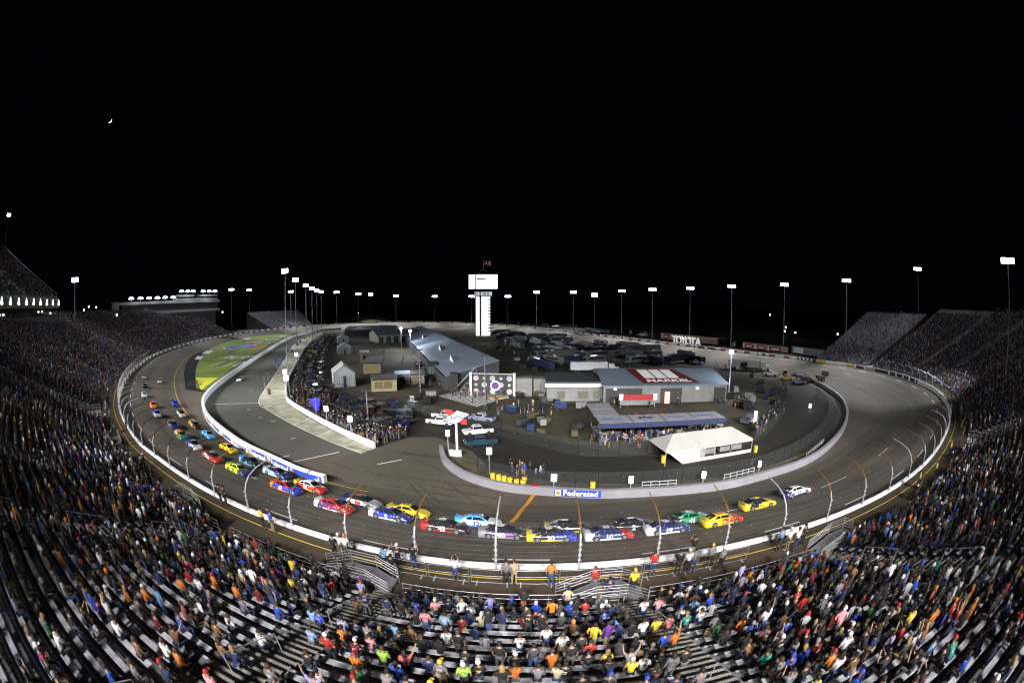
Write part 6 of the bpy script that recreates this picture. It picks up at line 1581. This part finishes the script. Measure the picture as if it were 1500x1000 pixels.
for i in range(9): MB().box((Lu * i / 8, -14, 13), (1.0, 2.0, 26)).build('column', M['black_steel'], ud)
MB().tube([(0, 0, 30.2), (0, -K * .95, 30.2 + K * .56)], .12, 5).build('edge_rail', M['galv'], ud)
for i in range(13): l = MB().add([(1 + i * 6.4, 1.15, 28.3), (.2 + i * 6.4, 1.15, 26.2), (1.9 + i * 6.4, 1.15, 26.2)], [(0, 2, 1)]).build('fascia_lamp', M['lamp_small'], ud)
for i in range(12): MB().box((vr.uniform(0, 60), -.05, vr.choice([23.5, 24.0, 17.4])), (.6, .3, .35)).build('suite_lamp', M['lamp_small'], ud)
rows = []; ca, sa = math.atan2(dv[1], dv[0]), 0
for k in range(K):
    x = .6
    while x < Lu:
        if vr.random() < .75: p = FA + dv * x + nv * (k * .95 + .4); rows.append((p[0], p[1], 29 + k * .56, math.atan2(-nv[1], -nv[0]) - math.pi / 2, 0, 1))
        x += .75 + vr.random() * .3
cr_v.clear(); cr_f.clear(); cr_c.clear(); voff = 0; add_people(rows)
V = np.concatenate(cr_v); C = np.concatenate(cr_c); um = bpy.data.meshes.new('crowd'); um.from_pydata(V.tolist(), [], cr_f); at_ = um.color_attributes.new('wear', 'FLOAT_COLOR', 'POINT'); at_.data.foreach_set('color', np.concatenate([C, np.ones((len(C), 1))], 1).ravel().astype(np.float32)); um.materials.append(m_cr := cm.materials[0])
tag(link(bpy.data.objects.new('crowd', um)), 'spectators packed on the towering upper deck at the left edge', 'crowd', kind='stuff')
# press box building above the far left crowd
pA, pB = np.array(far_at(163, 450, 305)[:2]), np.array(far_at(321, 450, 365)[:2]); pbx = empty('press_building', (*pA, 0), ang(pA, pB), 'long low press building with lit roof lamps above the far left crowd', 'building'); Lp = float(np.linalg.norm(pB - pA))
dp = 335; zf = lambda y, d=dp: far_at(240, y, d)[2]
conc = plain('pale_fascia', (.22, .23, .25)); MB().box((Lp * .5, 5, (zf(441) + zf(445)) / 2 + .0), (Lp, 12, zf(441) - zf(445))).build('roof_slab', conc, pbx)
MB().box((Lp * .55, 6, (zf(445) + zf(455)) / 2), (Lp * .9, 8, zf(445) - zf(455))).build('glass_front', M['dark_paint'], pbx); MB().box((Lp * .56, 3.2, zf(457)), (Lp * .88, 8, zf(455) - zf(459))).build('lower_slab', conc, pbx); MB().box((Lp * .03, 5, zf(450)), (Lp * .06, 12, zf(441) - zf(460))).build('end_wall', conc, pbx)
MB().box((Lp * .5, 6, (zf(459)) / 2), (Lp * .95, 8, zf(459))).build('undercroft', M['black_steel'], pbx)
for a, b, y0, y1 in ((.60, .75, 432.5, 435.5), (.81, .99, 432.5, 435.5), (.58, .99, 438, 440.5)): MB().box((Lp * (a + b) / 2, 4, (zf(y0) + zf(y1)) / 2), (Lp * (b - a), 6, zf(y0) - zf(y1))).build('roof_cabin', conc, pbx)
def dome_lamp(x, y, w=4.6): MB().box((x, 2, zf(y)), (w, 1.5, 1.3), 0, 0, .6).build('roof_lamp', M['lamp_small'], pbx); MB().cyl((x, 2, zf(y)), (x, 2, zf(y + 4)), .15).build('lamp_post', M['galv'], pbx)
for f in (.175, .255, .33, .405, .475, .55): dome_lamp(Lp * f, 435.7)
for f in (.63, .69, .745, .845, .91, .97): dome_lamp(Lp * f, 426.8, 4.2)
for f in (.2, .36, .52, .68, .86):
    l = bpy.data.lights.new('roof_lamp_glow', 'POINT'); l.energy = 2600; l.shadow_soft_size = .6; q = bpy.data.objects.new('roof_lamp_glow', l); COL.objects.link(q); q.parent = pbx; q.location = (Lp * f, -5.5, zf(432))
# glints of far lamps
for i, (x, y, d) in enumerate(((141, 450, 290), (123, 454, 250), (171, 461, 260), (326, 457, 420), (396, 463, 440), (402, 457, 480), (525, 459, 560), (525, 465, 560), (1151, 479, 300), (1150, 485, 300), (1227, 489, 240), (1165, 487, 320), (1128, 461, 500), (801, 479, 420), (835, 479, 400), (974, 489, 280), (85, 448, 200), (130, 449, 260))):
    p = far_at(x, y, d); r = .16 + .0011 * d; o = empty('distant_lamp', (p[0], p[1], 0), 0, '%s tiny lamp glinting in the distance, counted from the left edge' % ordinal(i) if i < 18 else None, 'lamp', 'tiny distant lamps'); 
    MB().cyl((0, 0, p[2] - r), (0, 0, p[2] + r), r, r * .7, 8).build('bulb', M['lamp_small'], o); MB().cyl((0, 0, 0), (0, 0, p[2] - r), .08).build('post', M['black_steel'], o)

# ---------------------------------------------------------------- floodlight poles
def pole_proto(cols, rows, name='floodlight_pole'):
    """head only around z = 0; each instance gets its own mast"""
    o = empty(name, (0, 0, 0), 0, None, 'floodlight', 'floodlight poles around the track')
    fr = MB(); [fr.box((0, 0, (j - (rows - 1) / 2) * 1.0), (cols * .95, .12, .12)) for j in range(rows)]; fr.build('crossarm', M['black_steel'], o)
    lm = MB(); hs = MB()
    for j in range(rows):
        for i in range(cols):
            x, z = (i - (cols - 1) / 2) * .92, (j - (rows - 1) / 2) * 1.0; pass
    lm.box((0, -.42, 0), (cols * .92, .08, rows * .95)); hs.box((0, -.2, 0), (cols * .95, .36, rows * .99))
    lm.build('lamp_face', M['lamp'], o); hs.build('lamp_housing', M['black_steel'], o); return o
big, small = pole_proto(7, 2), pole_proto(4, 2, 'floodlight_pole'); used_p = {0: False, 1: False}
LAMPS = []; POW = 1.0
def flood(px, py, dist, label, kind=0, ground=0.0, scale=1.0, xy=None, face_to=(0, 0)):
    p = far_at(px, py, dist) if xy is None else xy
    src = small if kind else big; o = copy_tree(src) if used_p[kind] else src; used_p[kind] = True
    o.location = p; a = math.atan2(face_to[1] - p[1], face_to[0] - p[0]) + math.pi / 2; o.rotation_euler[2] = a; o.scale = (scale,) * 3
    h = (p[2] - ground) / scale; ms = MB().cyl((0, .15, -h), (0, .15, .7), .36 if kind == 0 else .24, .14, 8).build('mast', M['pole'], o)
    o['label'] = label; LAMPS.append((p, o)); return o
RING = [(1344, 394), (1240, 411), (1149, 417), (1072, 419), (1011, 422), (956, 424), (911, 426), (871, 432), (840, 428), (786, 428), (744, 434), (691, 434), (637, 434), (580, 433), (543, 431), (525, 430.5), (493, 428), (426, 427), (365, 425), (339, 424)]
def ring_dist(px, d=12):
    r = ray(px, 440); h = math.hypot(r[0], r[1]); t = 30.0 if px > 1300 else 60.0; was = False
    while t < 700:
        s, dd = sd(r[0] / h * t, r[1] / h * t)
        if dd < 0: was = True
        if dd >= d and (was or t > 600): return t
        t += 1.0
    return t
nlab = 0
for i, (x, y) in enumerate(RING):
    d = ring_dist(x, {871: 60, 543: 60, 525: 22, 365: 70, 339: 62, 1344: 60}.get(x, 13)); r_ = ray(x, y)
    if x == 871 or x == 543: kind, sc = 1, 1.3
    else: kind, sc = 0, .42 + d / 1100
    lab = ('%s floodlight pole right of the scoring tower, beyond the back straight' % ordinal(10 - i)) if i < 11 else ('%s floodlight pole left of the scoring tower on the far horizon' % ordinal(i - 11))
    flood(x, y, d, lab, kind, 0, sc)
flood(1476, 382, 104, 'large floodlight pole above the stand at the far right edge', 0, 0, .6, face_to=(0, 0))
flood(110, 410, 205, 'bright square-headed floodlight pole beside the upper grandstand', 1, 0, .95); flood(13, 315, 215, 'floodlight on top of the upper grandstand at the left edge', 1, 45, .6)
for i, ((x, y), (bx, by)) in enumerate(zip(((418, 397), (433, 410), (448, 418), (457, 422.5), (464, 425.5), (470.5, 427.5)), ((420, 585), (435, 534), (450, 510), (459, 499), (465, 490), (470.5, 484.5)))):
    q = A2(bx, by); flood(x, y, float(np.linalg.norm(q)), '%s tall pit road floodlight pole, counted from the near end' % ordinal(i), 1, 0, .5 + i * .1, face_to=(-60, 20) if i < 3 else (0, 0))
for x, y, by, lab in ((601.5, 485, 521, 'short glaring floodlight at the garage roof edge'), (588, 481, 512, 'second short floodlight behind the glaring one by the garages'), (1067, 516, 582, 'glaring floodlight pole at the right end of the pavilion'), (1061, 561, 583, 'low lamp post before the glaring pole at the pavilion')):
    q = A2(x, by); o = empty('lamp_post', (*q, 0), 0, lab, 'lamp post'); z = far_at(x, y, float(np.linalg.norm(q)))[2]; r = .55 if 'low' not in lab else .3
    MB().cyl((0, 0, 0), (0, 0, z), .14, .1, 8).build('pole', M['pole'], o); MB().cyl((0, 0, z - .2), (0, 0, z + r), r, r * .7, 10).build('lamp_head', M['lamp'], o)
    LAMPS.append((Vector((q[0], q[1], z)), o))
for x, yt, yb in ((616, 512, 579), (711, 520, 600), (540, 572, 625), (915, 540, 575)):
    q = A2(x, yb); z = far_at(x, yt, float(np.linalg.norm(q)))[2]; o = empty('utility_pole', (*q, 0), 0, 'thin dark unlit pole at column %s of the infield' % {616: 'left of the stage yard', 711: 'before the winner stage', 540: 'near the pit boxes', 915: 'before the pavilion roof'}[x], 'pole'); o['label'] = 'thin dark unlit pole ' + {616: 'left of the stage yard', 711: 'in front of the winner stage', 540: 'near the end of the pit boxes', 915: 'in front of the pavilion roof'}[x]
    MB().cyl((0, 0, 0), (0, 0, z), .12, .08, 8).build('mast', M['pole'], o); MB().box((0, 0, .4), (.9, .9, .8)).build('footing', M['black_steel'], o); MB().box((0, 0, z), (1.6, .3, .3)).build('crossarm', M['black_steel'], o)

# moon
md = 4000.0; mc = far_at(161, 177.5, md); mo = MB(); vs = []; R_ = 20.0; n = 14
for i in range(n + 1):
    a = -math.pi / 2 + math.pi * i / n; vs += [(R_ * math.cos(a), 0, R_ * math.sin(a)), (R_ * .45 * math.cos(a), 0, R_ * math.sin(a)), (R_ * .72 * math.cos(a), -3, R_ * math.sin(a)), (R_ * .72 * math.cos(a), 3, R_ * math.sin(a))]
fs = []
for i in range(n):
    a, b_ = i * 4, i * 4 + 4
    for p, q in ((0, 2), (2, 1), (1, 3), (3, 0)): fs.append((a + p, a + q, b_ + q, b_ + p))
mo.add(vs, fs); o = mo.build('moon', glow('moon_light', (.95, .95, 1), 3.0)); o.location = mc; o.rotation_euler = (0, .5, math.atan2(-mc[0], mc[1])); tag(o, 'thin bright crescent moon high in the black sky', 'moon')

# ---------------------------------------------------------------- light
def spot(loc, target, power, size=115, blend=.6, col=(.95, .97, 1.0), radius=1.2, parent=None):
    l = bpy.data.lights.new('floodlight_beam', 'SPOT'); l.energy = power; l.spot_size = math.radians(size); l.spot_blend = blend; l.color = col; l.shadow_soft_size = radius
    o = bpy.data.objects.new('floodlight_beam', l); COL.objects.link(o); o.location = loc
    o.rotation_euler = (Vector(target) - Vector(loc)).to_track_quat('-Z', 'Y').to_euler(); return o
for p, o in LAMPS:
    p = Vector(p); s, d = sd(p.x, p.y); e_near = False
    nm = o['label']
    if 'glaring' in nm or 'short' in nm or 'low lamp' in nm:
        l = bpy.data.lights.new('lamp_glow', 'POINT'); l.energy = (9000 if 'garage roof' in nm or 'by the garages' in nm else 2600) if 'low' not in nm else 500; l.shadow_soft_size = .5; l.color = (.92, .96, 1)
        q = bpy.data.objects.new('lamp_glow', l); COL.objects.link(q); q.location = p + Vector((0, -1.0, .1)); continue
    n = Vector((p.x, p.y, 0)).length
    pr = OUT[int(s / STEP) % NS]; tt = TAN[int(s / STEP) % NS]
    inward = -9 if d > 0 else 0
    if 'pit road' in nm:
        tgt = (p.x - 34, p.y + 5, 0); e = 34000
    elif 'upper grandstand at' in nm or 'square-headed' in nm:
        tgt = (-95, 125, 0); e = 110000
    else:
        if 60 < s < 172 and n < 235: e_near = True
        else: e_near = False
        if e_near: inward = -12
        tgt = (pr[0] - tt[1] * -inward * 1.0, pr[1] + tt[0] * -inward * 1.0, 0); e = (90000 if s > 145 else 85000) if e_near else 95000 if n > 160 else 60000
    if e_near: tgt = pt(116 if s < 145 else 152, -10, 0)
    spot(p + Vector((0, 0, -.3)) + (Vector(tgt) - p).normalized() * 1.2, tgt, e * POW, 115 if 'pit road' in nm else 62 if e_near else 84, .8)
# floodlights standing on the rim of the stand, behind and beside the camera
for i, (s, d, e) in enumerate(((-132, 60, 1.0), (-110, 58, 1.0), (-90, 57, 1.0), (-70, 56, 1.0), (-51, 55, .95), (-34, 54, .9), (-18, 53, .8), (-4, 52, .62), (9, 52, .62), (23, 53, .8), (39, 54, .9), (57, 56, .9))):
    p = pt(s, d, edge_z(s) + 36); o = flood(0, 0, 0, '%s floodlight pole behind the top row of the near stand' % ordinal(i), 0, 0, 1.4 if s == 92 else .9, xy=p, face_to=pt(s, -12)[:2])
    spot(Vector(p) + Vector((0, 0, -1.0)), pt(s, -20 if -10 < s < 15 else -36, 0), 420000 * e * POW, 36 if -10 < s < 15 else 31, .75, col=(1.0, .97, .93), radius=3.2)
for f, t_, e in ((.2, (-120, 165, 0), 330000), (.55, (-150, 215, 0), 330000), (.9, (-165, 270, 0), 260000)):
    a = pA + (pB - pA) * f; spot((a[0], a[1], zf(430)), t_, e * .62, 54, .9)
# ---------------------------------------------------------------- sky, camera, colour
w = bpy.data.worlds.new('World'); scene.world = w; w.use_nodes = True; nt = w.node_tree; bg = nt.nodes['Background']
sky = nt.nodes.new('ShaderNodeTexSky'); sky.sky_type = 'NISHITA'; sky.sun_disc = False; sky.sun_elevation = math.radians(-8); sky.sun_rotation = math.radians(200)
mx = mixc(nt, .94, sky.outputs[0], (.0045, .005, .009)); nt.links.new(mx, bg.inputs['Color']); bg.inputs['Strength'].default_value = .12
cam = bpy.data.cameras.new('camera'); co = bpy.data.objects.new('camera', cam); COL.objects.link(co); scene.camera = co
cam.type = 'PANO'
cam.panorama_type = 'FISHEYE_EQUISOLID'; cam.fisheye_lens = 15.0; cam.fisheye_fov = math.radians(200)
cam.sensor_width = 36.0; cam.sensor_height = 24.0; cam.sensor_fit = 'HORIZONTAL'; cam.clip_start = .1; cam.clip_end = 12000
co.location = (0, 0, CAM_H); co.rotation_euler = (math.pi / 2 - PITCH, 0, 0)
vs_ = scene.view_settings; vs_.view_transform = 'Standard'; vs_.look = 'None'; vs_.exposure = 0; vs_.gamma = 1
scene.render.engine = 'CYCLES'; scene.cycles.use_denoising = True; scene.cycles.max_bounces = 3; scene.cycles.diffuse_bounces = 2; scene.cycles.glossy_bounces = 2; scene.cycles.transparent_max_bounces = 10
scene.cycles.sample_clamp_indirect = 4; scene.cycles.use_light_tree = True; scene.cycles.caustics_reflective = False; scene.cycles.caustics_refractive = False; scene.cycles.pixel_filter_type = 'BLACKMAN_HARRIS'; scene.cycles.filter_width = 1.2
